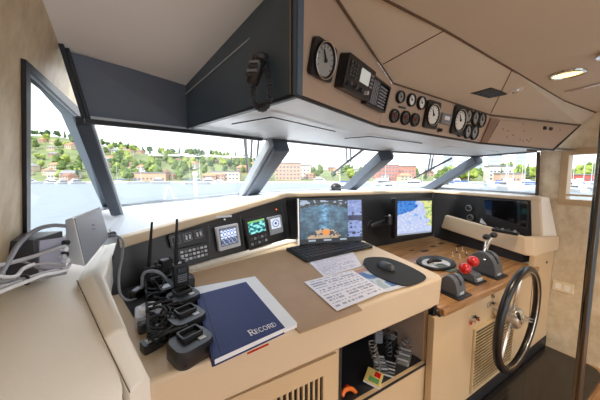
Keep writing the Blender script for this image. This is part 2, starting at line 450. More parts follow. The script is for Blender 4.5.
# port fascia over the first windscreen pane
F0 = on(100, 122, z=1.69); Fl = V((-.215, 1.14, 1.69)); Fr_ = V((S1.x+.035, S1.y+.006, 1.70))
Fl = on(89, 121, y=1.215); Ft = on(70, 52, y=1.19); q = [Fl, Fr_, V((Fr_.x, Fr_.y, ceilz(Fr_.y)+.01)), Ft]; print('fascia', Fl, Ft)
mb = MB(); mb.prism(q, V((0, .02, 0))); fs_ = struct(mb.build('wall_front', SLATE2))
mb = MB(); mb.tube([on(84, 121, y=1.14), on(188, 131.5, y=1.265), on(262, 139.5, y=1.40)], .011, 4); struct(mb.build('trim_8', mat('black_frame_paint', (0, 0, 0))))
mb = MB(); mb.prism([V((-.15, 1.20, 1.695)), V((S1.x+.02, S1.y, 1.70)), T[1]+V((0, 0, .005)), T[0]], V((0, 0, .012))); struct(mb.build('trim_9', UNDER))
# ---------------------------------------------------------------- ceilings
mb = MB()
pc = [V((-.30, -1.6, 2.075)), V((-.26, .35, 2.075)), V((-.20, S1.y+.05, ceilz(S1.y+.05))), V((S1.x, S1.y+.02, ceilz(S1.y+.02))), on(262, -3, pl=(A0, nS)), V((.42, .35, 2.075)), V((.46, -1.6, 2.075))]
pc[4].z = ceilz(pc[4].y)
k = len(pc)
mb.add(pc+[p+V((0, 0, .03)) for p in pc], [[0, 1, 5, 6], [1, 4, 5], [1, 2, 3, 4]]+[[a+k for a in f[::-1]] for f in ([0, 1, 5, 6], [1, 4, 5], [1, 2, 3, 4])])
struct(mb.build('ceiling', CEILW))
# starboard ceiling: flat aft part, sloped forward panels between seam and console
K = [on(387, 0, z=1.975), on(445, 30, z=1.975), on(512, 69.5, z=1.975), on(563, 100, z=1.975)]
Ks = K[0]+(K[0]-K[1]).normalized()*.55; Ke = on(604, 124, z=1.975)
Tm = T1*.45+T2*.55
mb = MB(); v0 = [Ks, K[0], K[1], K[2], K[3], V((3.02, .62, 1.975)), V((3.02, -1.6, 1.975)), V((.2, -1.6, 1.975))]
mb.prism(v0, V((0, 0, .03))); struct(mb.build('ceiling_aft', CEILB))
front = [T00, T0, T1, T2, T3, V((3.02, .75, 1.93)), V((3.02, 1.0, 1.93))]
def cpanel(name, ps):
    n = len(ps); mb = MB(); mb.add(ps+[p+V((0, 0, .03)) for p in ps], [list(range(n)), [i+n for i in range(n)][::-1]]+[[i, (i+1) % n, (i+1) % n+n, i+n] for i in range(n)])
    return struct(mb.build(name, CEILB))
Tq = T00*.12+T1*.88
c1 = cpanel('ceiling_panel', [Ks, K[1], T1, T00])
c2 = cpanel('ceiling_panel', [K[1], K[2], T2, T1])
c3 = cpanel('ceiling_panel', [K[2], K[3], T3, T2])
c4 = cpanel('ceiling_panel', [K[3], V((3.02, .62, 1.975)), V((3.02, 1.0, 1.94)), V((T3.x, 1.0, 1.9)), T3])
for n_, ps in enumerate(([Ks, K[0], K[1], K[2], K[3], V((3.0, .62, 1.972))], [K[1], on(383, 64, pl=(T1, (K[1]-T1).cross(T00-T1).normalized()))], [K[2], T2+(K[2]-T2)*.03], [K[3]*.5+K[2]*.5, T3*.6+T2*.4])):
    mb = MB(); mb.tube([p-V((0, 0, .001)) for p in ps], .0045 if n_ == 0 else .002, 4); struct(mb.build('trim_%d' % (10+n_), SEAM))
# ================================================================ chart desk, dash and helm console
D = Fr((0, .79, .95), (1, 0, 0), (0, 1, .082))
def dz(y): return .95+(y-.79)*.082
def dp(x, y, h=0.): return V((x, y, dz(y)+h))
Y1 = 1.646; E1 = V((.905, Y1, dz(Y1)))
f1d = V((.705, .206, 0)).normalized(); n1 = V((.206, -.705, 0)).normalized()
C1_ = on(285, 193, y=Y1+.05)
C0_ = on(119, 238, pl=(C1_, n1)); C2_ = on(433, 190, x=2.8); C3_ = on(540, 197.5, x=2.8)
print('coam', C0_, C1_, C2_, C3_)
E0 = E1-f1d*1.12; E0.z = dz(E0.y)-.03
E2 = V((2.76, 1.72, .86)); E3 = V((2.78, .86, .93))
dash = thing('dash', 'wide cream leather dash with black instrument boards and pale top under the windscreen', 'dashboard', (1.4, 1.6, 0))
BOARD = mat('black_instrument_board', (30, 29, 30), .38, ns=6, na=.15)
def bp(ps, n, name='instrument_board', m_=BOARD, t=.02):
    mb = MB(); mb.prism(ps, n*-t); return mb.build(name, m_, dash, bevel=.002)
bp([E0, E1, C1_, C0_], n1); 
E1l = E1-V((0,0,.22)); E2l = E2-V((0,0,.10))
bp([E1l, E2l, C2_, C1_], (E2-E1).cross(C1_-E1).normalized()*(1 if (E2-E1).cross(C1_-E1).y < 0 else -1))
n3 = V((-1, 0, 0)); bp([E2-V((0, 0, .10)), E3-V((0, 0, .15)), C3_, C2_], n3)
# facet frames for instruments
f1 = Fr(E1, f1d, C1_-E1-f1d*(C1_-E1).dot(f1d)); 
if f1.n.y > 0: f1.n = -f1.n
f2 = Fr(E1, E2-E1, C1_-E1)
if f2.n.y > 0: f2.n = -f2.n
f3 = Fr(E3, (E3-E2), C3_-E3)
# padded coaming along the top edge
def loft(name, secs, m_, parent, bevel=0, smooth=False, close=True, sub=0):
    mb = MB(); n = len(secs[0]); vs = [p for s in secs for p in s]; fs = []
    for i in range(len(secs)-1):
        for k in range(n if close else n-1):
            l = (k+1) % n; fs.append([i*n+k, i*n+l, (i+1)*n+l, (i+1)*n+k])
    if close: fs += [list(range(n))[::-1], list(range((len(secs)-1)*n, len(secs)*n))]
    mb.add(vs, fs); return mb.build(name, m_, parent, bevel=bevel, smooth=smooth, sub=sub)
def csec(p, d, h, fwd):   # front lower, front upper, back upper, back lower
    return [p-V((0, 0, h)), p, p+fwd*d+V((0, 0, .004)), p+fwd*d-V((0, 0, h))]
fw1 = -n1; fwB = (fw1+V((0, 1, 0))).normalized(); fw2 = V((.35, 1, 0)).normalized()
secs = [csec(C0_+n1*.015, .05, .048, fw1), csec(C1_+n1*.015, .045, .032, fwB), csec(C2_+V((-.015, -.01, 0)), .04, .03, V((1, .6, 0)).normalized()), csec(C3_+V((-.02, -.005, 0)), .05, .03, V((1, 0, 0)))]
loft('coaming', secs, LEA, dash, bevel=.008)
# pale top between coaming and windscreen foot
mb = MB()
k0 = [C0_-f1d*.07+fw1*.05-V((0, 0, .004)), C0_+fw1*.05, C1_+fwB*.04, C1_*.5+C2_*.5+V((0, .04, 0)), C2_+V((.03, .03, 0)), C3_+V((.05, 0, 0))]
k1 = [B[0]+V((-.06, -.12, -.0)), B[0]+V((.06, .02, 0)), B[1]+V((0, .03, 0)), B[2]+V((0, .03, 0)), B[3]+V((.02, .03, 0)), V((2.99, .93, 1.322))]
fs = []
for i in range(5): fs += [[i, i+1, i+7], [i, i+7, i+6]]
mb.add([p-V((0, 0, .002)) for p in k0+k1], fs); mb.add([p-V((0, 0, .03)) for p in k0+k1], [f[::-1] for f in fs])
mb.build('dash_top', DASHT, dash)
# starboard end block of the dash: tan frame round the black board and pale leather cheek
e1 = on(533, 237, x=2.78); e2 = on(541, 193, x=2.79)
mb = MB(); mb.prism([V((2.775, .80, .94)), V((2.775, .87, .94)), V((2.785, .905, 1.325)), V((2.785, .855, 1.33))], V((.06, 0, 0))); mb.build('board_frame', LEA, dash, bevel=.006)
ck = [V((2.80, .80, .95)), V((2.99, .76, .95)), V((2.99, .84, 1.31)), V((2.81, .86, 1.33))]
mb = MB(); mb.prism(ck, V((0, .10, 0))); mb.build('cheek', LEAW, dash, bevel=.012)
# shelf with padded lip on the starboard side
L0t = V((2.615, 1.52, 1.10)); L0b = V((2.55, 1.52, .975)); L1t = on(531, 238, x=2.52); L1b = on(533, 257.5, x=2.56)
L2t = on(560, 236, x=2.99); L2b = on(559, 250, x=2.99)
print('lip', L1t, L1b, L2t, L2b)
t_ = .05
def lsec(t, b, d): 
    return [b, t, t+d, b+d]
m1 = (L1t+(L2t-L1t)*.07); m1b = (L1b+(L2b-L1b)*.07)
loft('shelf_lip', [lsec(L0t, L0b, V((t_, 0, 0))), lsec(L1t+V((0, .05, 0)), L1b+V((0, .05, 0)), V((t_, .0, 0))), lsec(m1+V((.01, .0, 0)), m1b+V((.01, 0, 0)), V((t_*.6, t_*.9, 0))), lsec(L2t, L2b, V((0, t_, 0)))], LEA, dash, bevel=.015)
mb = MB(); sh = [V((2.70, 1.47, 1.05)), L1t+V((.02, .05, -.05)), V((2.99, L2t.y+.03, L2t.z-.05)), V((2.99, 1.6, 1.06)), V((2.80, 1.6, 1.06))]
mb.add(sh+[p-V((0, 0, .02)) for p in sh], [[0, 1, 2], [0, 2, 3], [0, 3, 4], [7, 6, 5], [8, 7, 5], [9, 8, 5]]); mb.build('shelf', WD, dash)
mb = MB(); gb = [V((2.60, 1.55, .80)), V((2.60, .86, .80)), V((2.97, .80, .80)), V((2.97, 1.7, .80))]
mb.hexa(gb, [V((p.x, p.y, .99 if p.y > 1.2 else .88)) for p in gb]); mb.build('under_shelf_dark_fill', BLKS, dash)  # black block standing in for the dark gap under the shelf
# ---------------------------------------------------------------- desk
desk = thing('chart_desk', 'cream padded chart desk with tan writing surface and thick front lip', 'desk', (.7, 1.1, 0))
out_ = [(-.10, .70), (.0, .775), (.45, .785), (1.375, .795), (1.40, .83), (1.44, 1.50), (.93, Y1+.0), (.1, 1.41), (-.16, 1.33)]
mb = MB(); top = [dp(x, y) for x, y in out_]; n = len(top); bot = [V((p.x, p.y+.01, p.z-.165)) for p in top]
mb.add(bot+top, [list(range(n))[::-1], list(range(n, 2*n))]+[[i, (i+1) % n, (i+1) % n+n, i+n] for i in range(n)])
mb.build('padded_top', LEA, desk, bevel=.016, seg=4)
def dh(px, py, h=0.): 
    a, b = D.hit(px, py, h); return (a, b)
tanp = [dh(*p) for p in ((176, 300), (186, 276), (280, 250), (290, 251), (352, 289), (352, 316), (296, 333))]
mb = MB(); mb.slab(D, [dh(300, 333), dh(250, 283), dh(190, 292), dh(186, 275), dh(283, 249.5), dh(292, 252), dh(330, 280), dh(362, 310)], -.004, .0025); mb.build('writing_surface', TAN, desk)
mb = MB(); mb.tube([dp(.17, 1.43, .012), dp(.87, 1.625, .012), dp(.93, 1.60, .010)], .019, 10); mb.tube([dp(.95, 1.60, .010), dp(1.36, 1.46, .010), dp(1.38, 1.38, .008)], .014, 8); mb.build('raised_edge', LEAW, desk, smooth=True)
mb = MB(); mb.slab(D, [dh(112, 282), dh(118, 262), dh(180, 262), (.19, dh(178, 285)[1]), dh(172, 303), dh(134, 318)], .0005, .003); mb.build('cable_well_liner', BLKR, desk)
# cabinet below with an open niche
YF = .83
nx0, nx1 = on(341, 352, y=YF).x, on(428, 313, y=YF).x; nz0, nz1 = .462, .775
cab = thing('desk_cabinet', 'cream cabinet below the chart desk with an open black cubby', 'cabinet', (.6, YF, 0))
mb = MB()
for x0, x1, z0, z1 in ((-.1, nx0, 0, .80), (nx0, nx1, 0, nz0), (nx0, nx1, nz1, .80), (nx1, 1.37, 0, .80)):
    mb.box(WORLD, x0, x1, YF, YF+.02, z0, z1)
mb.build('front_board', FACEM, cab)
mb = MB(); d_ = .38
mb.box(WORLD, nx0-.01, nx1+.01, YF+d_, YF+d_+.01, nz0, nz1); mb.box(WORLD, nx0-.01, nx0, YF+.02, YF+d_, nz0, nz1)
mb.box(WORLD, nx0-.01, nx1+.01, YF+.02, YF+d_, nz0-.01, nz0); mb.box(WORLD, nx0-.01, nx1+.01, YF+.02, YF+d_, nz1, nz1+.01)
mb.build('cubby_lining', BLKS, cab)
mb = MB(); mb.box(WORLD, nx1-.002, nx1+.010, YF+.02, YF+d_, nz0, nz1); mb.build('cubby_side', mat('taupe_lining', (176, 156, 142), .6), cab)
fY = Fr((0, YF, 0), (1, 0, 0), (0, 0, 1))
mb = MB(); mb.rring(fY, (nx0+nx1)/2, (nz0+nz1)/2, nx1-nx0+.02, nz1-nz0+.02, .004, .0, .006, hole=.010); mb.build('cubby_rim', BLKS, cab)
mb = MB(); mb.box(WORLD, -.1, 1.36, YF-.012, YF+.01, .778, .792); mb.build('shadow_gap_strip', BLKS, cab)
# ventilation grille on the cabinet, port of the cubby
g0 = on(250, 395, y=YF-.01); gr = thing('vent_grille', 'cream framed grille with upright slats beside the open cubby', 'vent', (.4, YF, .5))
gx1 = on(337, 356, y=YF-.01).x; gt = .762
mb = MB(); mb.rring(fY, (gx1+.0)/2-.02, (gt+.25)/2, gx1+.04, gt-.25, .006, 0.0, .016, hole=.075); mb.build('frame', FACEM, gr, bevel=.003)
ix0, ix1, iz0, iz1 = -.04+.075, gx1-.075, .25+.075, gt-.075
mb = MB(); mb.box(fY, ix0, ix1, iz0, iz1, -.0, .001) if False else mb.box(WORLD, ix0, ix1, YF-.003, YF-.001, iz0, iz1); mb.build('backing', BLKR, gr)
mb = MB()
x = ix0+.012
while x < ix1-.004: mb.box(WORLD, x, x+.009, YF-.014, YF-.004, iz0, iz1); x += .024
mb.box(WORLD, ix0, ix1, YF-.012, YF-.005, (iz0+iz1)/2-.006, (iz0+iz1)/2+.006)
mb.build('slats', FACEM, gr)
# ---------------------------------------------------------------- port side console and arm
port = thing('side_console', 'cream leather side console along the port window with a raised padded arm', 'console', (-.2, .8, 0))
ar = [on(152, 379, z=.965), on(128, 330, x=-.045), on(105, 277, x=-.105), on(112, 255, x=-.12), on(124, 236, x=C0_.x)]
al = [on(130, 393, z=.975)]+[on(*p, z=a_.z-.012) for p, a_ in zip(((103, 338), (77, 281), (86, 266), (106, 243)), ar[1:])]
for a_, b_ in zip(ar, al): print('arm', a_, b_)
secs = []
for a_, b_ in zip(ar, al):
    c_ = (a_+b_)/2+V((0, 0, .012)); secs.append([b_-V((0, 0, .12)), b_, c_, a_, a_-V((0, 0, .12))])
loft('padded_arm', secs, LEAW, port, smooth=True, bevel=.008)
# big soft side top
rows = []
Ls = [on(112, 402, z=.95), al[0], al[1], al[2], al[3], al[4]]
for i, p in enumerate(Ls):
    zw = [1.02, 1.06, 1.12, 1.19, 1.20, 1.21][i]; yw = [.52, .66, .86, 1.08, 1.2, 1.35][i]
    q = V((lwx(zw)+.0, yw, zw)); row = []
    for k in range(7):
        t = k/6; r_ = p.lerp(q, t); r_.z += .025*math.sin(PI*t)*(1 if i < 4 else .3); row.append(r_-V((0, 0, .006)))
    rows.append(row)
r0 = [V((lerp, .2, .86)) for lerp in (-.14, -.17, -.21, -.25, -.29, -.33, -.40)]
mb = MB(); allr = [r0]+rows; vs = [p for r_ in allr for p in r_]
fs = [[i*7+k, i*7+k+1, (i+1)*7+k+1, (i+1)*7+k] for i in range(len(allr)-1) for k in range(6)]
mb.add(vs, fs); mb.add([p-V((0, 0, .04)) for p in vs], [f[::-1] for f in fs]); mb.build('side_top', LEAW, port, smooth=True, sub=2)
mb = MB(); mb.tube([al[0]+V((0, 0, .001)), al[1]+V((0, 0, .002)), al[2]+V((0, 0, .002))], .0014, 5); mb.build('seam', SEAM, port)
mb = MB(); mb.add([V((-.14, .2, .83)), V((-.10, .68, .92)), V((-.10, .68, .0)), V((-.14, .2, 0)), V((-.38, .2, .83)), V((-.38, .68, .92)), V((-.5, .68, 0.03)), V((-.5, .2, 0.03))], [[0, 1, 2, 3], [4, 7, 6, 5], [0, 3, 7, 4], [1, 5, 6, 2]]); mb.build('side_board', FACEM, port)
# ---------------------------------------------------------------- helm cabinet and teak throttle top
helm = thing('helm_cabinet', 'cream helm cabinet with teak veneer top carrying the throttles', 'cabinet', (2.1, .78, 0))
YH = .785
zt0 = .80
mb = MB(); mb.box(WORLD, 1.305, 2.985, YH, YH+.04, .10, .745); mb.build('front_board', FACEM, helm, bevel=.004)
mb = MB(); mb.box(WORLD, 1.33, 2.985, YH-.004, YH+.03, 0, .10); mb.build('kick_board', BLKS, helm)
mb = MB(); mb.box(WORLD, 2.58, 2.985, YH-.005, YH+.03, .735, .875); mb.build('end_board', FACEM, helm, bevel=.004)
mb = MB(); mb.box(WORLD, 1.315, 1.345, .80, 1.62, .1, .80); mb.build('inner_board', BLKS, helm)
W_ = Fr((1.3, .76, .79), (1, 0, 0), (0, 1, .075))
mb = MB(); mb.box(W_, .04, 1.32, 0, .90, -.02, 0); mb.build('teak_top', WD, helm, bevel=.003)
mb = MB(); mb.box(WORLD, 1.34, 2.60, YH-.03, YH+.0, .752, .793); mb.build('edge_moulding', WD, helm, bevel=.006)
mb = MB(); mb.box(WORLD, 1.34, 2.60, YH-.006, YH+.01, .742, .753); mb.build('shadow_gap_strip', BLKS, helm)
mb = MB(); mb.tube([V((2.58, YH-.002, .73)), V((2.58, YH-.002, .11))], .002, 4); mb.build('door_seam', SEAM, helm)
# dark platform at the helm, set on the teak floor
pl_ = [(1.2, .42), (2.85, .42), (2.93, .46), (2.955, .53), (2.97, .775), (1.2, .775)]
mb = MB(); mb.prism([V((x, y, .0)) for x, y in pl_], V((0, 0, .02)))
TILE = mat('dark_tile', (34, 32, 31), .25, ns=4, na=.12, coat=.3)
tag(mb.build('floor_platform', TILE, None, bevel=.004), 'dark tiled helm step on the floor behind the wheel', 'floor mat')
# ================================================================ instruments in the overhead console
def rectpx(fr, tl, tr, br, bl, c=0.):
    h = [fr.hit(*p, c) for p in (tl, tr, br, bl)]
    cx = sum(p[0] for p in h)/4; cy = sum(p[1] for p in h)/4
    w = (h[1][0]-h[0][0]+h[2][0]-h[3][0])/2; hh = (h[0][1]-h[3][1]+h[1][1]-h[2][1])/2
    rot = math.atan2(h[1][1]-h[0][1]+h[2][1]-h[3][1], h[1][0]-h[0][0]+h[2][0]-h[3][0])
    return cx, cy, abs(w), abs(hh), rot
DIALW = mat('white_dial', (232, 232, 226), .4); DIALG = mat('grey_dial', (150, 152, 150), .4); SMOKE = mat('dark_dial', (60, 60, 64), .2, coat=.6)
MFR = Fr((0, 0, 0), (1, 0, 0), (0, 1, 0))
def square_gauge(M, s, label, dial=DIALW, needle=BLK, round_only=False, group=None, oval=1.0):
    t = thing('gauge', label, 'gauge', M, group); f = Fr(M.to_translation(), M.col[0].to_3d(), M.col[1].to_3d())
    mb = MB()
    if round_only: mb.lathe(f, 0, 0, [(s*.5, 0), (s*.5, .008), (s*.46, .013), (s*.40, .013), (s*.38, .005)], 24)
    else:
        mb.rring(f, 0, 0, s, s*oval, s*.12, 0, .014); mb.lathe(f, 0, 0, [(s*.47, .012), (s*.46, .020), (s*.41, .020), (s*.39, .0145)], 28, cap=False)
    mb.build('bezel', BLK, t, smooth='auto')
    r = s*.38; z = .006 if round_only else .0148
    if not round_only:
        mb = MB(); mb.tube([f.P(s*.44*math.cos(a*PI/16), s*.44*math.sin(a*PI/16), .021) for a in range(32)], s*.012, 6, close=True); mb.build('rim', STEEL, t)
    mb = MB(); mb.lathe(f, 0, 0, [(r, z), (r, z+.0012)], 24)
    d = mb.build('dial', dial, t)
    mb = MB()
    for k in range(-5, 6):
        a = PI/2+k*.42; mb.tube([f.P(r*.78*math.cos(a), r*.78*math.sin(a), z+.0015), f.P(r*.95*math.cos(a), r*.95*math.sin(a), z+.0015)], s*.012, 4)
    mb.build('tick_marks', BLK if dial is not SMOKE else WHITE, d)
    a = 2.2; mb = MB(); mb.tube([f.P(0, 0, z+.004), f.P(r*.75*math.cos(a), r*.75*math.sin(a), z+.004)], [s*.03, s*.012], 5); mb.lathe(f, 0, 0, [(s*.05, z), (s*.05, z+.006)], 10)
    mb.build('needle', needle if dial is not SMOKE else RED, t); return t
q = rectpx(frA, (313, 36), (335, 50), (326, 82), (305, 74)); 
square_gauge(frA.M(q[0], q[1], .001), q[2]*1.0, 'large square black bezelled dial at the port end of the overhead console', DIALG, oval=min(1.2, q[3]/q[2]))
print('gaugeA', q)
# communications unit beside it
q = rectpx(frA, (342, 54), (369, 73), (359, 100), (331, 86)); print('radio', q)
u = frA.sub(q[0], q[1], .001); t = thing('radio_unit', 'black overhead radio with a small grey screen and knobs', 'radio', u.M())
w_, h_ = q[2], q[3]
mb = MB(); mb.rring(u, 0, 0, w_, h_, .006, 0, .035); mb.build('case', BLK, t, bevel=.002)
mb = MB(); mb.rring(u, w_*.12, h_*.12, w_*.34, h_*.42, .003, .035, .037); mb.build('display', mat('lcd_grey', (176, 180, 176), .25, emit=(176, 180, 176), es=.25), t)
for i in range(4):
    mb = MB(); mb.lathe(u, -w_*.36+i*w_*.2, -h_*.32, [(h_*.07, .035), (h_*.065, .047)], 12); mb.build('knob', LGREY if i == 3 else DGREY, t, smooth='auto')
for i in range(3):
    for j in range(4):
        mb = MB(); mb.box(u, -w_*.42+i*w_*.09, -w_*.42+i*w_*.09+w_*.06, -h_*.1+j*h_*.12, -h_*.1+j*h_*.12+h_*.07, .035, .038); mb.build('key', DGREY, t)
for j in range(4):
    mb = MB(); mb.box(u, w_*.34, w_*.43, -h_*.1+j*h_*.12, -h_*.1+j*h_*.12+h_*.06, .035, .038); mb.build('key', GREY, t)
# slatted speaker unit
q = rectpx(frA, (369, 75), (387, 88), (378, 114), (358, 100)); u = frA.sub(q[0], q[1], .001); w_, h_ = q[2], q[3]
t = thing('speaker_unit', 'black slatted speaker set beside the overhead radio', 'speaker', u.M())
mb = MB(); mb.rring(u, 0, 0, w_, h_, .006, 0, .024, hole=.008); mb.build('case', BLK, t, bevel=.002)
mb = MB(); mb.box(u, -w_*.45, w_*.45, -h_*.45, h_*.45, .001, .010); mb.build('backing', BLKS, t)
for k in range(5):
    mb = MB(); x = -w_*.40+k*w_*.075; mb.box(u, x, x+w_*.04, -h_*.4, h_*.4, .010, .021); mb.build('slat', GREY, t)
for k in range(7):
    mb = MB(); y = -h_*.38+k*h_*.11; mb.box(u, w_*.02, w_*.40, y, y+h_*.055, .010, .020); mb.build('slat', GREY, t)
# rows of small round gauges on the centre facet
def pf(fr, x, y): a, b = fr.hit(x, y, .004); return fr.M(a, b, .001)
def sz(fr, x, y, dx):
    a = fr.hit(x-dx/2, y-dx*.1); b = fr.hit(x+dx/2, y+dx*.1); return abs(b[0]-a[0])
lab = {0: 'upper row, port group', 1: 'upper row', 2: 'x'}
sg = [(400, 97, 9, DIALG, 'small round gauge at the port end of the upper overhead row'),
      (411, 100, 9, DIALW, 'middle small round gauge of the upper overhead row, port group'),
      (421, 103, 9, DIALW, 'small white round gauge just above port of the big square dial'),
      (394, 116, 10, SMOKE, 'small dark round gauge at the port end of the lower overhead row'),
      (405, 118, 10, SMOKE, 'middle small round gauge of the lower overhead row, port group'),
      (414.5, 120, 9, SMOKE, 'small dark round gauge below port of the big square dial'),
      (468, 116, 8, DIALG, 'upper small round gauge nearest the second square dial'),
      (475, 118, 8, DIALG, 'middle one of three upper small gauges starboard of the second square dial'),
      (481.5, 120, 8, DIALG, 'upper small round gauge at the starboard end of the row'),
      (460.5, 130, 8, DIALG, 'lower small round gauge nearest the second square dial'),
      (467.5, 131.5, 8, DIALG, 'middle one of three lower small gauges starboard of the second square dial'),
      (474, 132.5, 8, DIALG, 'lower small round gauge at the starboard end of the row')]
for x, y, d, dm, l in sg: square_gauge(pf(frB, x, y), sz(frB, x, y, d)*.86, l, dm, round_only=True, group='small round gauges in the overhead console')
for x, y, d, l in ((431, 115, 15, 'first of two big square dials with a white face, overhead centre'), (458, 120.5, 14, 'second big square dial with a white face, starboard of the small switch unit')):
    square_gauge(pf(frB, x, y), sz(frB, x, y, d)*.84, l, DIALW, oval=1.15, group='big square dials in the overhead console')
q = rectpx(frB, (440, 113), (450, 115), (447, 125), (438, 123)); u = frB.sub(q[0], q[1], .001); w_, h_ = q[2], q[3]
t = thing('switch_unit', 'small grey display unit between the two big square dials', 'switch unit', u.M())
mb = MB(); mb.rring(u, 0, 0, w_, h_, .004, 0, .016); mb.build('case', GREY, t, bevel=.002)
mb = MB(); mb.box(u, -w_*.25, w_*.25, -h_*.1, h_*.25, .016, .018); mb.build('display', WHITE, t)
u = frB.sub(*frB.hit(438, 130), .0); t = thing('control_knob', 'small dark brown knob below the overhead dials', 'knob', u.M())
mb = MB(); mb.lathe(u, 0, 0, [(.013, 0), (.013, .004)], 16); mb.build('collar', SEAM, t); mb = MB(); mb.lathe(u, 0, 0, [(.008, .004), (.009, .018), (.007, .022)], 14); mb.build('knob', BLK, t, smooth='auto')
u = frB.sub(*frB.hit(402, 107.5), .0); t = thing('slot_label', 'thin black label strip between the small gauge rows', 'label', u.M())
mb = MB(); mb.rring(u, 0, 0, .05, .008, .003, 0, .003); mb.build('plate', BLK, t); mb = MB(); mb.rring(u, 0, 0, .044, .004, .001, .003, .0035); mb.build('strip', DGREY, t)
# starboard facet: narrow strip and hinged plate with small holes and switches
fc = frC
def uvs(fr, *ps): return [fr.hit(*p, 0.0) for p in ps]
t = thing('access_plate', 'taupe access plate with little holes on the starboard overhead facet', 'panel', fc.M(*fc.hit(525, 133)))
mb = MB(); mb.slab(fc, uvs(fc, (499, 120), (577, 126.5), (552, 148), (487, 142)), .001, .007); mb.build('plate', GPAN, t, bevel=.002)
for x, y in ((497, 125), (503, 129), (507, 137), (523, 124), (524, 131), (513, 135), (520, 139.5), (523, 141), (527, 140), (531, 139), (529, 141.5), (508, 131), (560, 130)):
    mb = MB(); a, b = fc.hit(x, y, .007); mb.lathe(fc, a, b, [(.004, .006), (.004, .0085)], 8); mb.build('screw_hole', BLKS, t)
mb = MB(); mb.slab(fc, uvs(fc, (490, 118), (497, 119), (486, 143), (480, 142)), .0, .010); mb.build('hinge_strip', mat('brown_strip', (140, 112, 92), .5), oc)
for x, y, l in ((544.5, 128, 'port one of two black rocker switches on the taupe access plate'), (550.5, 128.8, 'starboard one of two black rocker switches on the taupe access plate')):
    u = fc.sub(*fc.hit(x, y, .007), .007); t = thing('rocker_switch', l, 'switch', u.M(), 'rocker switches on the access plate')
    mb = MB(); mb.rring(u, 0, 0, .032, .022, .006, 0, .006); mb.build('bezel', BLK, t); mb = MB(); mb.hexa([u.P(-.010, -.007, .006), u.P(.010, -.007, .006), u.P(.010, .007, .006), u.P(-.010, .007, .006)], [u.P(-.010, -.007, .012), u.P(.010, -.007, .012), u.P(.010, .007, .008), u.P(-.010, .007, .008)]); mb.build('rocker', DGREY, t)
# ---------------------------------------------------------------- handset on the slate side board
fs0 = Fr(A0, A0-S1, (0, 0, 1)); 
if fs0.n.dot(nS) < 0: fs0.n = -fs0.n
def sp(x, y, c=0.): a, b = fs0.hit(x, y, c); return fs0.P(a, b, c)
t = thing('radio_handset', 'black radio handset with coiled cord hanging on the slate board', 'handset', sp(262, 65))
mb = MB(); mb.tube([sp(265, 60, 0), sp(263, 60, .03)], .014, 12); mb.build('bracket', BLK, t, smooth='auto')
top_, bot_ = sp(259, 58, .045), sp(252, 84, .045); ax = (bot_-top_)
mb = MB(); mb.tube([top_-ax*.05, top_+ax*.02, top_+ax*.25, top_+ax*.5, top_+ax*.8, bot_, bot_+ax*.04], [.010, .019, .022, .020, .018, .016, .010], 14); mb.build('body', mat('handset_black', (44, 44, 46), .22), t, smooth=True)
for k in range(4):
    c_ = top_+ax*(.25+.16*k)-V((.014, .013, 0)); mb = MB(); mb.tube([c_+V((-.012, .006, 0)), c_+V((.010, -.010, 0))], .0035, 6); mb.build('grip_rib', GREY if k in (0, 2) else DGREY, t)  # paler ribs put the handset's highlights into their colour
mb = MB(); mb.ball(top_+V((0.004, 0, .004)), .017, sc=(1.4, 1.1, .8)); mb.build('earpiece', DGREY, t, smooth=True)
path = bez([sp(253, 85, .04), sp(253, 96, .035), sp(256, 106, .03), sp(263, 109, .03), sp(269, 102, .03), sp(270, 88, .03), sp(267, 72, .03), sp(264, 64, .025)], 26)
mb = MB(); hel = []; n_ = len(path)
for i, p in enumerate(path):
    tg = (path[min(i+1, n_-1)]-path[max(i-1, 0)]).normalized(); o1 = nS.cross(tg).normalized(); a = i*1.15
    hel.append(p+(o1*math.cos(a)+nS*math.sin(a))*.0075)
mb.tube(hel, .0023, 5); mb.build('coiled_cord', DGREY, t, smooth=True)
# ================================================================ instruments on the dash boards
def facepx(fr, name, label, cat, quad, th_, casem, group=None, r=.006):
    q = rectpx(fr, *quad); u = fr.sub(q[0], q[1], .001, q[4]); t = thing(name, label, cat, u.M(), group)
    mb = MB(); mb.rring(u, 0, 0, q[2], q[3], r, 0, th_); mb.build('case', casem, t, bevel=.0015); return t, u, q[2], q[3]
# board seams
for x0, y0, x1, y1 in ((208, 224, 211, 264), (240, 215, 245, 256), (281, 204, 289, 243)):
    a = f1.hit(x0, y0); b = f1.hit(x1, y1); mb = MB(); mb.tube([f1.P(*a, .001), f1.P(*b, .001)], .0016, 4); mb.build('board_seam', DGREY, dash)
t, u, w_, h_ = facepx(f1, 'toggle_switches', 'black plate with a row of grey framed toggle switches', 'switch', ((168, 236), (203, 226), (204, 239), (170, 248)), .006, BLK)
for i in range(3):
    mb = MB(); x = -w_*.33+i*w_*.33; mb.rring(u, x, 0, w_*.24, h_*.62, .002, .006, .0075, hole=.0022); b_ = mb.build('toggle_frame', GREY, t)
    for j in (-1, 1):
        mb = MB(); mb.rring(u, x+j*w_*.05, 0, w_*.05, h_*.36, .002, .006, .013); mb.build('toggle', LGREY if i else DGREY, t)
t, u, w_, h_ = facepx(f1, 'keypad_radio', 'black radio face with rows of small pale keys, below the toggles', 'radio', ((176, 250), (207, 242), (209, 257), (178, 264)), .012, BLK)
for i in range(7):
    for j in range(3):
        mb = MB(); mb.rring(u, -w_*.38+i*w_*.127, -h_*.28+j*h_*.27, w_*.085, h_*.15, .001, .012, .015); mb.build('key', LGREY if (i+j) % 3 else GREY, t)
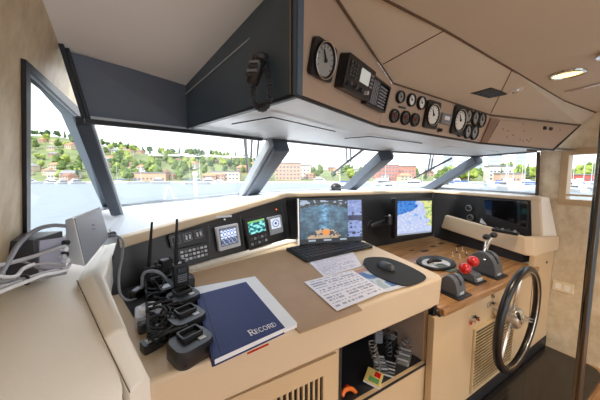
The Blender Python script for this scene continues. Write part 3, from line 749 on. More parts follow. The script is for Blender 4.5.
def lcd_blue(x, y):
    if y < .38 or y > .92: return (70, 84, 120) if (int(x*12)+int(y*9)) % 3 else (150, 160, 180)
    r = math.hypot((x-.5)*1.6, (y-.68)*1.9)
    return (228, 238, 255) if (int(x*9) % 2 == 0) != (int(y*8) % 2 == 0) else (96, 120, 180)
t, u, w_, h_ = facepx(f1, 'navigation_display', 'grey framed square display showing white figures on blue', 'display', ((215, 228), (236, 222.5), (239, 246), (217, 251)), .02, LGREY)
grid('screen', u, -w_*.36, -h_*.30, w_*.72, h_*.66, 14, 12, lcd_blue, SCR, t, c=.0206)
mb = MB()
mb.rring(u, 0, h_*.03, w_*.78, h_*.74, .003, .0195, .0215, hole=.003); mb.build('screen_bezel', DGREY, t)
u = f1.sub(*f1.hit(224, 216.5), .001, -.05); t = thing('name_plate', 'thin pale plate on the black board over the grey display', 'plate', u.M())
mb = MB(); mb.rring(u, 0, 0, .10, .012, .001, 0, .002); mb.build('plate', LGREY, t); mb = MB(); mb.ball(u.P(0, -.018, .004), .006); mb.build('latch', STEEL, t)
def lcd_teal(x, y):
    r = math.hypot(x-.45, y-.5); v = noise.noise(V((x*6, y*6, 2)))
    if y > .86: return (120, 190, 110)
    if v > .1: return (150, 235, 225)
    return (24, 120, 130) if v > -.25 else (10, 70, 96)
t, u, w_, h_ = facepx(f1, 'chart_plotter', 'black chart plotter with a bright teal screen above its keys', 'display', ((243, 220), (264, 214.5), (267, 244), (247, 250)), .022, BLK)
grid('screen', u, -w_*.40, -h_*.02, w_*.80, h_*.42, 20, 14, lcd_teal, SCR, t, c=.0226)
for i in range(5):
    for j in range(2):
        mb = MB(); mb.rring(u, -w_*.34+i*w_*.17, -h_*.34+j*h_*.16, w_*.1, h_*.08, .001, .022, .0245); mb.build('key', DGREY if (i+j) % 2 else GREY, t)
t, u, w_, h_ = facepx(f1, 'autopilot_display', 'small grey square display with a round blue dial', 'display', ((266, 218), (279, 214.5), (282, 232), (269, 235)), .018, GREY)
def lcd_dial(x, y):
    r = math.hypot(x-.5, y-.5)
    return (40, 70, 140) if r < .14 else (225, 232, 240) if r < .26 else (90, 110, 160) if r < .36 else (205, 212, 224)
grid('screen', u, -w_*.36, -h_*.2, w_*.72, h_*.58, 14, 14, lcd_dial, SCR, t, c=.0186)
mb = MB(); mb.ball(f1.P(*f1.hit(276, 209.5), .004), .005); tag(mb.build('indicator_lamp', mat('amber_lamp', (220, 90, 30), .3, emit=(255, 90, 30), es=.6)), 'tiny amber lamp over the small round dial display', 'lamp')
# ---------------------------------------------------------------- monitor on the desk
BLm, BRm = dp(.90, 1.515, .012), dp(1.385, 1.40, .012)
um = (BRm-BLm).normalized(); leanv = V((-.0, .12, 1))
fm = Fr(BLm, um, leanv)
tlm = fm.hit(294, 200); trm = fm.hit(357, 197); print('monitor', tlm, trm, fm.hit(364, 240))
wm = (BRm-BLm).length; hm = (tlm[1]+trm[1])/2
t = thing('monitor', 'wide flat monitor showing a fisheye view of water and an orange boat', 'monitor', (BLm+BRm)/2)
mb = MB(); mb.rring(fm, wm/2, hm/2, wm, hm, .008, -.03, 0); mb.build('case', BLK, t, bevel=.003)
mb = MB(); mb.box(fm, -.004, .006, .0, hm, -.02, .003); mb.build('silver_edge', STEEL, t, bevel=.001)
def cam_view(x, y):
    n = noise.noise(V((x*9, y*12, 1)))*.5+noise.noise(V((x*24, y*30, 5)))*.5
    if y < .11: return (14, 14, 18) if not (.12 < x < .24 or .36 < x < .48 or .62 < x < .74) or y > .08 or y < .04 else (150, 160, 170)
    if x > .77:
        if .5 < y < .62: return (20, 30, 70)
        if n < -.12 and y < .7: return (24, 32, 60)
        return (120+int(60*n), 136+int(60*n), 186+int(50*n))
    hz = .86+.10*(1-((x-.38)/.38)**2)
    if y > hz: return (34, 44, 60) if n > 0 else (150, 165, 185)
    if y > hz-.07: return (22, 30, 30) if n > -.2 else (90, 110, 110)
    bx = (x-.38)/.27; by = .13+.21*max(0, 1-bx*bx)
    if abs(bx) < 1 and y < by:
        if abs(x-.40) < .055 and .18 < y < .30: return (226, 132, 40)
        return (176, 150, 120) if n > -.1 else (50, 52, 62)
    gl = max(0, 1-abs(x-.38)/(.05+.16*(1-y)))*.5; k = .45+.4*y+gl*(.7+n*.8); b = (70*k+50*n, 112*k+60*n, 140*k+60*n); 
    return tuple(max(8, min(255, int(c*1.15))) for c in b)
grid('screen', fm, .012, .012, wm-.024, hm-.024, 72, 48, cam_view, SCR, t, c=.0008)
mb = MB(); mb.hexa([fm.P(wm*.35, -.008, -.06), fm.P(wm*.65, -.008, -.06), fm.P(wm*.65, -.008, 0), fm.P(wm*.35, -.008, 0)], [fm.P(wm*.38, .10, -.04), fm.P(wm*.62, .10, -.04), fm.P(wm*.62, .10, -.028), fm.P(wm*.38, .10, -.028)]); mb.build('foot', BLKS, t)
# keyboard
kc = [dh(292.5, 249, .0), dh(357, 238.5, .0), dh(374, 248, .0), dh(306, 263.5, .0)]
kf = Fr(D.P(*kc[0], .003), D.P(*kc[1])-D.P(*kc[0]), D.v); kw = (D.P(*kc[1])-D.P(*kc[0])).length; kd = abs((V(kc[3])-V(kc[0])).dot(V((kf.v.dot(D.u), kf.v.dot(D.v)))))
kf = Fr(D.P(*kc[3], .003), D.P(*kc[2])-D.P(*kc[3]), D.P(*kc[0])-D.P(*kc[3])); kw = ((D.P(*kc[2])-D.P(*kc[3])).length+(D.P(*kc[1])-D.P(*kc[0])).length)/2
kd = (D.P(*kc[0])-D.P(*kc[3])).dot(kf.v); print('kb', kw, kd)
t = thing('keyboard', 'black keyboard in front of the monitor', 'keyboard', kf.P(kw/2, kd/2))
mb = MB(); mb.slab(kf, [kf_ for kf_ in rrect(kw/2-.0, kd/2, kw, kd, .02)], 0, .014); mb.build('case', BLK, t, bevel=.003)
for j in range(5):
    mb = MB(); nk = 16; 
    for i in range(nk):
        if j == 0 and 4 < i < 10: continue
        x = .02+(kw-.04)*i/nk+.004*j*0; y = .022+(kd-.04)*j/5; mb.box(kf, x, x+(kw-.04)/nk*.82, y, y+(kd-.04)/5*.78, .014, .0185)
    if j == 0: mb.box(kf, .02+(kw-.04)*5/nk, .02+(kw-.04)*9.8/nk, .022, .022+(kd-.04)/5*.78, .014, .0185)
    mb.build('key_row', DGREY, t)
# printed sheets
def lines_a(x, y):
    if .06 < x < .94 and .06 < y < .94:
        r = int(y*26)
        if r % 2 == 0 and noise.noise(V((x*30, r*1.7, 3))) > -.15 and x < .5+.42*abs(math.sin(r*2.1)): return (190, 186, 204)
    return (232, 229, 240)
def lines_b(x, y):
    if .06 < x < .94 and .06 < y < .94 and abs(y-.5) > .03:
        r = int(y*24)
        if (r % 2 == 0 or abs(x-.5) < .01) and noise.noise(V((x*34, r*2.3, 7))) > -.1: return (172, 170, 188)
    return (238, 236, 244)
def chart_c(x, y):
    if y < .10 or x < .04 or x > .96: return (220, 224, 230)
    n = noise.noise(V((x*4, y*4, 9)))
    if y > .86: return (180, 140, 130) if x < .4 else (200, 204, 206)
    if n > .12: return (84, 118, 176)
    if n > -.05: return (150, 176, 210)
    return (204, 214, 222) if n > -.3 else (170, 186, 196)
def sheet(name, label, cat, quad, fn, h, nx=40, ny=40):
    qd = [D.P(*dh(*p, h), h) for p in quad]
    t = thing(name, label, cat, (qd[0]+qd[2])/2)
    grid('print', None, 0, 0, 0, 0, nx, ny, fn, PRT, t, quad=[p+V((0, 0, .0006)) for p in qd])
    mb = MB(); mb.prism([p-V((0, 0, .0004)) for p in qd], V((0, 0, .0008))); mb.build('sheet', PAPER, t)
sheet('printed_sheet', 'white printed sheet tucked under the front of the keyboard', 'paper', ((324, 277), (362, 266), (352, 250), (309, 262)), lines_a, .004)
sheet('chart_print', 'small printed chart with blue patches, partly under the mouse pad', 'chart', ((386, 292), (425, 281), (384, 262), (350, 272)), chart_c, .0052)
sheet('printed_sheet', 'white sheet with dark printed text lying nearest the desk edge', 'paper', ((337, 311), (386, 291), (352, 270), (304, 282)), lines_b, .0068)
# mouse pad and mouse
pa = [D.P(*dh(*p, .008), .008) for p in ((363, 264), (365, 259), (373, 257.5), (385, 258), (396, 261), (410, 267), (424, 275), (425, 280), (413, 285), (404, 286), (393, 283), (380, 278), (370, 272))]
mb = MB(); sm = [p for p in bez(pa+[pa[0]], 4)][:-1]; mb.prism(sm, D.n*.004); o = mb.build('mouse_pad', BLKR); tag(o, 'black contoured mouse pad at the starboard side of the desk', 'mouse pad')
mc = D.P(*dh(386, 268, .012), .012); fmz = Fr(mc, (D.P(*dh(393, 271, .01))-D.P(*dh(378, 264, .01))), D.v)
t = thing('computer_mouse', 'black computer mouse on the black pad', 'mouse', mc)
mb = MB(); mb.lathe(fmz, 0, 0, [(.055, 0), (.057, .008), (.050, .020), (.035, .028), (.015, .032), (.004, .033)], 20, sy=.62); mb.build('body', DGREY, t, smooth='auto')
mb = MB(); mb.tube([fmz.P(.02, 0, .026), fmz.P(.034, 0, .024)], .006, 8); mb.build('wheel', BLKR, t); mb = MB(); mb.tube([fmz.P(.012, 0, .0325), fmz.P(.055, 0, .010)], .0008, 4); mb.build('button_seam', GREY, t)
# ---------------------------------------------------------------- record book on its white binder
bq = [D.P(*dh(*p, .0)) for p in ((212, 365), (297, 328), (255, 280), (192, 292))]
t = thing('binder', 'white binder underneath the navy record book', 'binder', sum(bq, V())/4)
mb = MB(); mb.prism([p+V((0, 0, .004)) for p in bq], D.n*.012); mb.build('pages', PAPER, t, bevel=.001)
mb = MB(); mb.prism([p+V((0, 0, .002)) for p in bq], D.n*.003); mb.prism([p+D.n*.016+V((0, 0, .002)) for p in bq], D.n*.002); mb.build('covers', WHITE, t)
z0 = .020
bb = [D.P(*dh(*p, .045), z0) for p in ((214, 359), (285, 327), (246, 281.5), (197, 294.5))]
t = thing('record_book', 'closed navy blue record book with white lettering', 'book', sum(bb, V())/4)
def ins(ps, k): c = sum(ps, V())/len(ps); return [p+(c-p).normalized()*k for p in ps]
mb = MB(); mb.prism([p+D.n*.002 for p in ins(bb, .006)], D.n*.020); mb.build('pages', PAPER, t)
mb = MB(); mb.prism(bb, D.n*.0025); mb.prism([p+D.n*.0215 for p in bb], D.n*.003); mb.build('covers', BLUEM, t, bevel=.001)
mb = MB(); mb.prism([bb[0], bb[3], bb[3]+D.u*-.006, bb[0]+D.u*-.006], D.n*.0245); mb.build('spine', NAVYD, t, bevel=.002)
mb = MB(); a_, b_ = bb[0]+(bb[1]-bb[0])*.09, bb[3]+(bb[2]-bb[3])*.09; mb.tube([a_+D.n*.0246, b_+D.n*.0246], .0012, 5); mb.build('hinge_groove', NAVYD, t)
# lettering RECORD in capitals with serifs
def hcov(x, y): return D.hit(x, y, z0+.0246)
o_ = hcov(250.5, 336); e_ = hcov(277.5, 325.5)
lf = D.sub(o_[0], o_[1], z0+.0247, math.atan2(e_[1]-o_[1], e_[0]-o_[0])); L_ = math.hypot(e_[1]-o_[1], e_[0]-o_[0])
def arc(cx, cy, rx, ry, a0, a1, n=12): return [(cx+rx*math.cos(math.radians(a0+(a1-a0)*i/n)), cy+ry*math.sin(math.radians(a0+(a1-a0)*i/n))) for i in range(n+1)]
GL = {'R': (.78, [([(.16, 0), (.16, 1)], .15), ([(.16, .96), (.42, .96)]+arc(.42, .74, .24, .22, 90, -90)+[(.16, .52)], .10), ([(.40, .52), (.72, .03)], .15), ([(.02, .02), (.32, .02)], .05), ([(.02, .98), (.3, .98)], .05), ([(.62, .02), (.84, .02)], .05)]),
      'E': (.72, [([(.16, 0), (.16, 1)], .15), ([(.04, .97), (.62, .97)], .07), ([(.16, .52), (.5, .52)], .07), ([(.04, .03), (.64, .03)], .07), ([(.62, .97), (.62, .78)], .05), ([(.64, .03), (.66, .24)], .05), ([(.5, .62), (.5, .42)], .05)]),
      'C': (.80, [(arc(.42, .5, .34, .48, 45, 315, 18), .12), ([(.68, .98), (.68, .72)], .05), ([(.68, .28), (.68, .02)], .04)]),
      'O': (.90, [(arc(.43, .5, .35, .48, 0, 360, 24), .12)]),
      'D': (.86, [([(.16, 0), (.16, 1)], .15), ([(.04, .97), (.36, .97)]+arc(.36, .5, .38, .47, 90, -90, 14)+[(.04, .03)], .09)])}
mb = MB(); x = 0; tw = sum(GL[c][0] for c in 'RECORD')-.78*.0; unit = L_/(GL['R'][0]*1.3+sum(GL[c][0] for c in 'ECORD')+.2)
for i, c in enumerate('RECORD'):
    s_ = unit*(1.3 if i == 0 else 1.0)
    for pts, wd in GL[c][1]:
        for (xa, ya), (xb, yb) in zip(pts, pts[1:]):
            d = V((xb-xa, yb-ya, 0)); 
            if d.length < 1e-5: continue
            nn = V((-d.y, d.x, 0)).normalized()*wd/2; ex = d.normalized()*.015
            ps = [(xa-ex.x+nn.x, ya-ex.y+nn.y), (xb+ex.x+nn.x, yb+ex.y+nn.y), (xb+ex.x-nn.x, yb+ex.y-nn.y), (xa-ex.x-nn.x, ya-ex.y-nn.y)]
            mb.slab(lf, [(x+px_*s_, py_*s_*1.15) for px_, py_ in ps], 0, .0006)
    x += GL[c][0]*s_+unit*.04
mb.build('lettering', WHITE, t)
ra, rb = bb[0], bb[1]; mb = MB(); mb.tube([ra.lerp(rb, .42)-D.v*.004-D.n*.004, ra.lerp(rb, .72)-D.v*.006-D.n*.004], .003, 6); mb.build('red_ribbon', RED, t)
# ================================================================ chart display on its arm, facet 2
q4 = ((389, 201), (424, 198.5), (433, 232), (397, 236))
yd = 1.50
P4 = [on(*p, y=yd+dy) for p, dy in zip(q4, (.02, .02, .0, .0))]
fd = Fr(P4[3], P4[2]-P4[3], P4[0]-P4[3]); dw = ((P4[2]-P4[3]).length+(P4[1]-P4[0]).length)/2; dhh = (P4[0]-P4[3]).dot(fd.v)
print('display', P4, dw, dhh)
t = thing('chart_display', 'large lit chart screen in blue, white and yellow on a short arm', 'display', (P4[2]+P4[3])/2)
mb = MB(); mb.rring(fd, dw/2, dhh/2, dw+.05, dhh+.05, .01, -.045, -.003); mb.build('case', BLK, t, bevel=.003)
mb = MB(); mb.rring(fd, dw/2, dhh/2, dw+.05, dhh+.05, .01, -.003, .002, hole=.026); mb.build('bezel', BLKS, t)
def chart(x, y):
    n = noise.noise(V((x*5, y*5, 4))); n2 = noise.noise(V((x*16, y*16, 8)))
    if y < .05: return (150, 156, 170)
    if x+.45*(y-.6)+n*.22 > .82 and y > .22: return (214, 214, 140) if n2 > -.15 else (130, 176, 110)
    if y > .58+.3*x and x < .55+n*.2: return (70, 130, 205) if n2 < .15 else (40, 100, 180)
    if n > .22 and y > .3: return (130, 168, 225)
    return (176, 188, 222) if n2 > -.1 else (196, 204, 226)
grid('screen', fd, 0, 0, dw, dhh, 44, 40, chart, SCR, t, c=-.0015)
# second screen partly behind it
f_b = fd.sub(dw+.035, dhh*.36, -.05); t = thing('side_display', 'narrow lit display partly hidden behind the large chart screen', 'display', f_b.P(0, 0))
mb = MB(); mb.rring(f_b, .02, .08, .12, .24, .008, -.03, 0); mb.build('case', BLK, t, bevel=.003)
def chart2(x, y):
    n = noise.noise(V((x*5, y*9, 14))); return (190, 196, 110) if n > .05 else (60, 90, 60) if n > -.2 else (20, 26, 30)
grid('screen', f_b, -.01, -.01, .06, .18, 10, 22, chart2, SCR, t, c=.001)
pm = fd.P(-.03, dhh*.45, -.02); wall_p = f2.P(*f2.hit(372, 226), 0)
t = thing('swivel_arm', 'black swivel arm holding the chart screen beside the monitor', 'bracket', wall_p)
mb = MB(); mb.tube([wall_p, pm+V((-.02, .03, 0))], .022, 10); mb.build('arm', BLKS, t, smooth='auto')
mb = MB(); mb.tube([pm+V((-.03, .02, -.035)), pm+V((-.03, .02, .035))], .034, 14); mb.build('knuckle', BLK, t, smooth='auto')
mb = MB(); mb.ball(pm+V((-.055, -.01, .045)), .010); mb.build('lever', STEEL, t)
mb = MB(); mb.tube([wall_p+V((0, -.003, -.0)), wall_p+V((0, .012, 0))], .05, 14); mb.build('wall_mount', BLK, t, smooth='auto')
# round knobs on the board right of the screens
for x, y, l in ((469, 208, 'upper one of two dark round dials on the black board'), (470.5, 217.5, 'lower one of two dark round dials on the black board')):
    p = on(x, y, x=2.775); u = Fr(p, (0, -1, 0), (0, 0, 1)); t = thing('round_dial', l, 'dial', u.M(), 'dark round dials on the black board')
    mb = MB(); mb.lathe(u, 0, 0, [(.030, 0), (.030, .010), (.026, .014), (.022, .010)], 20); mb.build('bezel', GREY, t, smooth='auto')
    mb = MB(); mb.lathe(u, 0, 0, [(.021, .009), (.021, .011)], 18); mb.build('face', BLK, t); mb = MB(); mb.tube([u.P(0, 0, .0112), u.P(.012, .010, .0112)], .0015, 4); mb.build('pointer', WHITE, t)
u = f3; q_ = [f3.hit(*p) for p in ((483, 199), (530, 201), (528, 229), (485, 214))]
t = thing('dark_screen', 'large unlit black screen on the starboard dash board', 'screen', f3.P(*q_[3]))
mb = MB(); mb.slab(f3, q_, .001, .010); mb.build('case', BLKS, t, bevel=.002); mb = MB(); c_ = (sum(p[0] for p in q_)/4, sum(p[1] for p in q_)/4); mb.slab(f3, [(c_[0]+(p[0]-c_[0])*.93, c_[1]+(p[1]-c_[1])*.92) for p in q_], .010, .0115); mb.build('glass', BLKG, t)
# black gadgets on the starboard shelf
p = on(505, 233, z=1.045); p.x = min(p.x, 2.74); us = Fr(p, (-.15, -1, 0), (1, 0, 0)); us = Fr(p, (.12, -1, -.05), (1, .12, 0))
t = thing('shelf_control', 'small black control block with buttons lying on the starboard shelf', 'remote', p)
mb = MB(); mb.rring(us, 0, 0, .17, .06, .008, 0, .022) if us.n.z > 0 else mb.rring(us, 0, 0, .17, .06, .008, 0, -.022); mb.build('body', BLK, t, bevel=.002)
sg_ = 1 if us.n.z > 0 else -1
for i in range(4):
    mb = MB(); mb.lathe(us, -.06+i*.04, 0, [(.011, .02*sg_), (.009, .034*sg_)], 10); mb.build('button', GREY if i % 2 else DGREY, t)
p = on(482, 222, x=2.72); mb = MB(); mb.prism([p+V((0, .02, -.01)), p+V((0, -.035, -.02)), p+V((0, .01, .03))], V((.012, 0, 0))); tag(mb.build('folded_card', PAPER), 'little white folded card standing on the starboard shelf', 'card')
# ================================================================ throttles
def wp(x, y, h=0.): return W_.hit(x, y, h)
HOUS = mat('grey_housing', (84, 88, 95), .32, ns=10, na=.06)
def arch(name, label, cx, cy, w, ln, ht, cat='throttle', group=None):
    M = W_.M(cx, cy); t = thing(name, label, cat, M, group); u = W_.sub(cx, cy)
    mb = MB(); mb.rring(u, 0, 0, w+.05, ln+.05, .006, 0, .008); mb.build('base_plate', BLKS, t, bevel=.001)
    pr = [(ln*.5*math.cos(PI*k/16), ht*math.sin(PI*k/16)) for k in range(17)]
    mb = MB(); mb.prism([u.P(-w/2, a, .006+b) for a, b in pr], u.u*w); mb.build('housing', HOUS, t, bevel=.006, seg=3)
    mb = MB(); mb.prism([u.P(-w*.09, a*1.01, .006+b*1.01) for a, b in pr[3:14]]+[u.P(-w*.09, a*.9, b*.9) for a, b in pr[3:14]][::-1], u.u*w*.18); mb.build('lever_slot', BLKR, t)
    mb = MB(); mb.box(u, -w*.22, w*.22, -ln*.5-.001, -ln*.5+.012, .012, .028); mb.build('label_plate', LGREY, t)
    return t, u
a_ = wp(464, 291, .03); aL, uL = arch('throttle_housing', 'dark grey arched throttle housing nearest the chart desk', a_[0]-.02, a_[1]+.06, .095, .12, .105)
a_ = wp(497, 274, .02); aR, uR = arch('throttle_housing', 'larger grey arched housing carrying two upright levers', a_[0]+.01, a_[1]+.09, .11, .20, .15)
print('arch', uL.o, uR.o)
# levers of the starboard housing
r0 = uR.P(-.035, .0, .12); k1, k2 = on(486.5, 238, y=r0.y+.02), on(493.5, 236, y=r0.y+.02)
for kk, b_ in ((k1, uR.P(-.05, -.02, .10)), (k2, uR.P(.035, .02, .12))):
    mb = MB(); mb.tube([b_, b_*.5+kk*.5+V((0, .006, 0)), kk], [.012, .008, .009], 10); lv = mb.build('lever', CHROME, aR, smooth='auto')
    mb = MB(); mb.ball(kk+V((0, 0, .008)), .026, sc=(1.15, 1, .85)); mb.build('knob', BLK, lv, smooth=True)
# middle unit with the red knobs
a_ = wp(477, 279, .02); cx, cy = a_[0], a_[1]+.05; u = W_.sub(cx, cy)
t = thing('throttle_block', 'low dark throttle block with two bright red knobs', 'throttle', W_.M(cx, cy))
mb = MB(); mb.rring(u, 0, 0, .13, .17, .006, 0, .008); mb.build('base_plate', BLKS, t)
mb = MB(); mb.hexa([u.P(-.05, -.07, .008), u.P(.05, -.07, .008), u.P(.05, .07, .008), u.P(-.05, .07, .008)], [u.P(-.042, -.05, .05), u.P(.042, -.05, .05), u.P(.042, .05, .07), u.P(-.042, .05, .07)]); mb.build('block', HOUS, t, bevel=.005)
mb = MB(); mb.box(u, -.03, .03, -.071, -.06, .014, .030); mb.build('label_plate', LGREY, t)
for x, y, o_ in ((465, 268.5, -.02), (473, 261.5, .02)):
    kk = on(x, y, y=u.o.y-.01); b_ = u.P(o_-.03, 0, .06)
    mb = MB(); mb.tube([b_, kk], .009, 8); lv = mb.build('lever', CHROME, t, smooth='auto')
    mb = MB(); mb.ball(kk, .037, 18, 12); mb.build('red_knob', RED, lv, smooth=True)
# tray with clear cover and handheld piece, port of the throttles
tc_ = wp(436, 263, .01); M = W_.M(*tc_); u = W_.sub(*tc_)
t = thing('oval_tray', 'black oval tray on the teak top between desk and throttles', 'tray', M)
ov = [(.15*math.cos(2*PI*k/28)*1.0, .12*math.sin(2*PI*k/28)) for k in range(28)]
mb = MB(); mb.lathe(u, 0, 0, [(.15, 0), (.17, .012), (.165, .022), (.14, .020), (.12, .008)], 28, sy=.72); mb.build('rim', BLK, t, smooth='auto')
mb = MB(); mb.lathe(u, 0, 0, [(.125, .006), (.125, .009)], 28, sy=.72); mb.build('liner', LGREY, t)
t = thing('handheld_gadget', 'small black gadget with pale trim lying in the oval tray', 'gadget', u.P(0, 0, .01))
mb = MB(); mb.tube([u.P(-.07, .02, .02), u.P(-.01, .03, .026), u.P(.05, -.01, .022)], [.012, .018, .010], 10); mb.build('body', BLKS, t, smooth=True); mb = MB(); mb.tube([u.P(-.05, -.01, .018), u.P(.02, -.03, .02)], .006, 8); mb.build('trim', WHITE, t)
cc = wp(449, 268, .01); u = W_.sub(*cc)
mb = MB(); mb.rring(u, -.01, .02, .10, .13, .008, 0, .010); tag(mb.build('glass_plate', mat('teal_grey_glass', (96, 116, 112), .15, coat=.6), bevel=.002), 'teal grey glass plate flush in the teak top beside the oval tray', 'glass plate')
for x, y, l, w_, h_ in ((425, 251, 'small black label on the teak top, nearest the chart screen', .08, .03), (433, 246.5, 'small black label between the two others on the teak top', .07, .022), (459, 246, 'black label behind the chrome toggles on the teak top', .10, .025), (441, 243.5, 'small black label on the teak top, toward the shelf', .08, .025), (412, 250.5, 'thin black label on the teak top by the desk edge', .06, .012)):
    c_ = wp(x, y, .0); u = W_.sub(*c_); mb = MB(); mb.rring(u, 0, 0, w_, h_, .003, 0, .003); tag(mb.build('name_plate', BLKS), l, 'label', 'black labels on the teak top')
for i, (x, y) in enumerate(((453, 254), (457, 250), (463, 249), (467, 253), (460, 256))):
    c_ = wp(x, y, .02); u = W_.sub(*c_); t = thing('toggle_switch', 'chrome toggle switch in the cluster behind the red knobs', 'switch', W_.M(*c_), 'chrome toggle switches on the teak top')
    mb = MB(); mb.lathe(u, 0, 0, [(.010, 0), (.010, .006), (.006, .008)], 10); mb.build('collar', BLKS if i % 2 else GOLDM, t); mb = MB(); mb.tube([u.P(0, 0, .006), u.P(.004, .010, .032)], [.003, .005], 8); mb.build('bat', CHROME, t, smooth='auto')
# ================================================================ wheel
wc = on(519, 319, y=.655); R_ = .318
fwh = Fr(wc, (1, .047, 0), (.0, -.03, 1))
t = thing('steering_wheel', 'black rimmed steering wheel with brushed metal spokes and large hub', 'steering wheel', wc)
mb = MB(); mb.tube([fwh.P(R_*math.cos(2*PI*k/48), R_*math.sin(2*PI*k/48), .0) for k in range(48)], (.022), 12, close=True); rim = mb.build('rim', mat('black_wheel_grip', (20, 20, 22), .28), t, smooth=True)
mb = MB(); mb.tube([fwh.P((R_-.017)*math.cos(2*PI*k/48), (R_-.017)*math.sin(2*PI*k/48), .012) for k in range(48)], .0045, 8, close=True); mb.build('inner_ring', CHROME, rim, smooth=True)
for a in (100, 220, 340):
    a = math.radians(a); d_ = (math.cos(a), math.sin(a)); mb = MB(); nx_, ny_ = -d_[1]*.014, d_[0]*.014
    for s_ in (-.014, .014):
        ox, oy = -d_[1]*s_, d_[0]*s_
        mb.tube([fwh.P(d_[0]*.03+ox, d_[1]*.03+oy, -.03), fwh.P(d_[0]*.15+ox*.9, d_[1]*.15+oy*.9, -.02), fwh.P(d_[0]*(R_-.005)+ox*.6, d_[1]*(R_-.005)+oy*.6, 0)], .0075, 8)
    mb.build('spoke', STEEL, t, smooth=True)
mb = MB(); mb.lathe(fwh, 0, 0, [(.035, -.12), (.035, -.08), (.062, -.07), (.064, .0), (.055, .012), (.03, .016), (.004, .017)], 28); hub = mb.build('hub', STEEL, t, smooth='auto')
mb = MB(); mb.lathe(fwh, 0, 0, [(.026, .017), (.024, .022)], 20); mb.build('hub_cap', CHROME, hub)
mb = MB(); mb.tube([fwh.P(-.045, .02, .016), fwh.P(-.10, .075, .018)], [.008, .010], 8); mb.build('spinner_lever', BLKS, t, smooth='auto')
mb = MB(); mb.tube([fwh.P(0, 0, -.05), V((wc.x, YH, wc.z))], .03, 16); mb.build('column', STEEL, t, smooth='auto')
# louvred grille behind the wheel
fH = Fr((0, YH, 0), (1, 0, 0), (0, 0, 1))
ga = fH.hit(472, 347); gb2 = fH.hit(506, 322); print('louvre', ga, gb2)
lx0, lx1, lz1, lz0 = ga[0], fH.hit(511, 350)[0], .555, .13
t = thing('louvre_grille', 'brass coloured louvred grille on the helm cabinet behind the wheel', 'vent', (lx0, YH, lz0))
mb = MB(); mb.rring(fH, (lx0+lx1)/2, (lz0+lz1)/2, lx1-lx0, lz1-lz0, .004, 0, .012, hole=.018); mb.build('frame', mat('pale_brass', (214, 190, 148), .35, metal=.3), t, bevel=.002)
mb = MB(); mb.box(WORLD, lx0+.01, lx1-.01, YH-.003, YH-.001, lz0+.01, lz1-.01); mb.build('backing', BLKS, t)
mb = MB(); z = lz0+.022
while z < lz1-.02:
    mb.hexa([V((lx0+.018, YH-.003, z+.006)), V((lx1-.018, YH-.003, z+.006)), V((lx1-.018, YH-.002, z+.008)), V((lx0+.018, YH-.002, z+.008))], [V((lx0+.018, YH-.010, z+.005)), V((lx1-.018, YH-.010, z+.005)), V((lx1-.018, YH-.009, z+.008)), V((lx0+.018, YH-.009, z+.008))]); z += .021
mb.build('louvres', GOLDM, t)
# keys, catches
for x, y, l in ((472.5, 318, 'chrome key switch with a small red tag on the helm cabinet'), (493, 306, 'pair of dark key switches on the helm cabinet left of the wheel rim')):
    a, b = fH.hit(x-(3 if x > 480 else 0), y-(2 if x > 480 else 0)); u = fH.sub(a, b); t = thing('key_switch', l, 'switch', u.M())
    mb = MB(); mb.rring(u, 0, 0, .085, .035, .012, 0, .006); mb.build('plate', STEEL, t, bevel=.001)
    for s_ in (-.02, .02):
        mb = MB(); mb.lathe(u, s_, 0, [(.012, .006), (.011, .016), (.006, .018)], 14); k_ = mb.build('barrel', BLK if s_ > 0 else CHROME, t, smooth='auto')
        mb = MB(); mb.box(u, s_-.003, s_+.003, -.014, .014, .018, .030); mb.build('key', CHROME, k_)
    if x < 480: mb = MB(); mb.box(u, -.036, -.018, -.030, -.014, .006, .010); mb.build('red_tag', RED, t)
for x, y, l in ((545.5, 262, 'round push catch on the cabinet face near the starboard wall'), (492, 296, 'small round catch under the teak edge by the wheel rim')):
    a, b = fH.hit(x, y); u = fH.sub(a, b, .004); t = thing('push_catch', l, 'catch', u.M())
    mb = MB(); mb.lathe(u, 0, 0, [(.013, 0), (.012, .006), (.008, .007)], 16); mb.build('ring', CHROME, t, smooth='auto'); mb = MB(); mb.lathe(u, 0, 0, [(.007, .006), (.006, .010)], 12); mb.build('button', DGREY, t)
# grab pole
pp = on(579, 345, z=.45); px_, py_ = .0, .0
r_ = ray(587, 300); s_ = 1.12; px_, py_ = r_.x*s_, r_.y*s_; print('pole', px_, py_)
t = thing('grab_pole', 'dark polished steel grab pole from floor to ceiling', 'pole', (px_, py_, 0))
mb = MB(); mb.tube([V((px_, py_, 0.0)), V((px_, py_, 1.975))], .0155, 20); mb.build('pole', mat('polished_pole', (96, 90, 84), .14, metal=1.), t, smooth='auto')
mb = MB(); mb.tube([V((px_, py_, 0)), V((px_, py_, .012))], .05, 20); mb.build('floor_flange', CHROME, t, smooth='auto'); mb = MB(); mb.tube([V((px_, py_, 1.96)), V((px_, py_, 1.974))], .045, 20); mb.build('ceiling_flange', CHROME, t, smooth='auto')
# wall plate
fwr = Fr((XR, 0, 0), (0, -1, 0), (0, 0, 1)); a, b = fwr.hit(563, 287); u = fwr.sub(a, b)
t = thing('wall_switch', 'cream double switch plate on the starboard wall', 'switch', u.M())
mb = MB(); mb.rring(u, 0, 0, .13, .082, .006, 0, .009); mb.build('plate', mat('cream_plate', (230, 214, 182), .35), t, bevel=.002)
for s_ in (-.028, .028):
    mb = MB(); mb.rring(u, s_, 0, .036, .046, .003, .007, .010); mb.build('rocker', LEAW, t, bevel=.001)
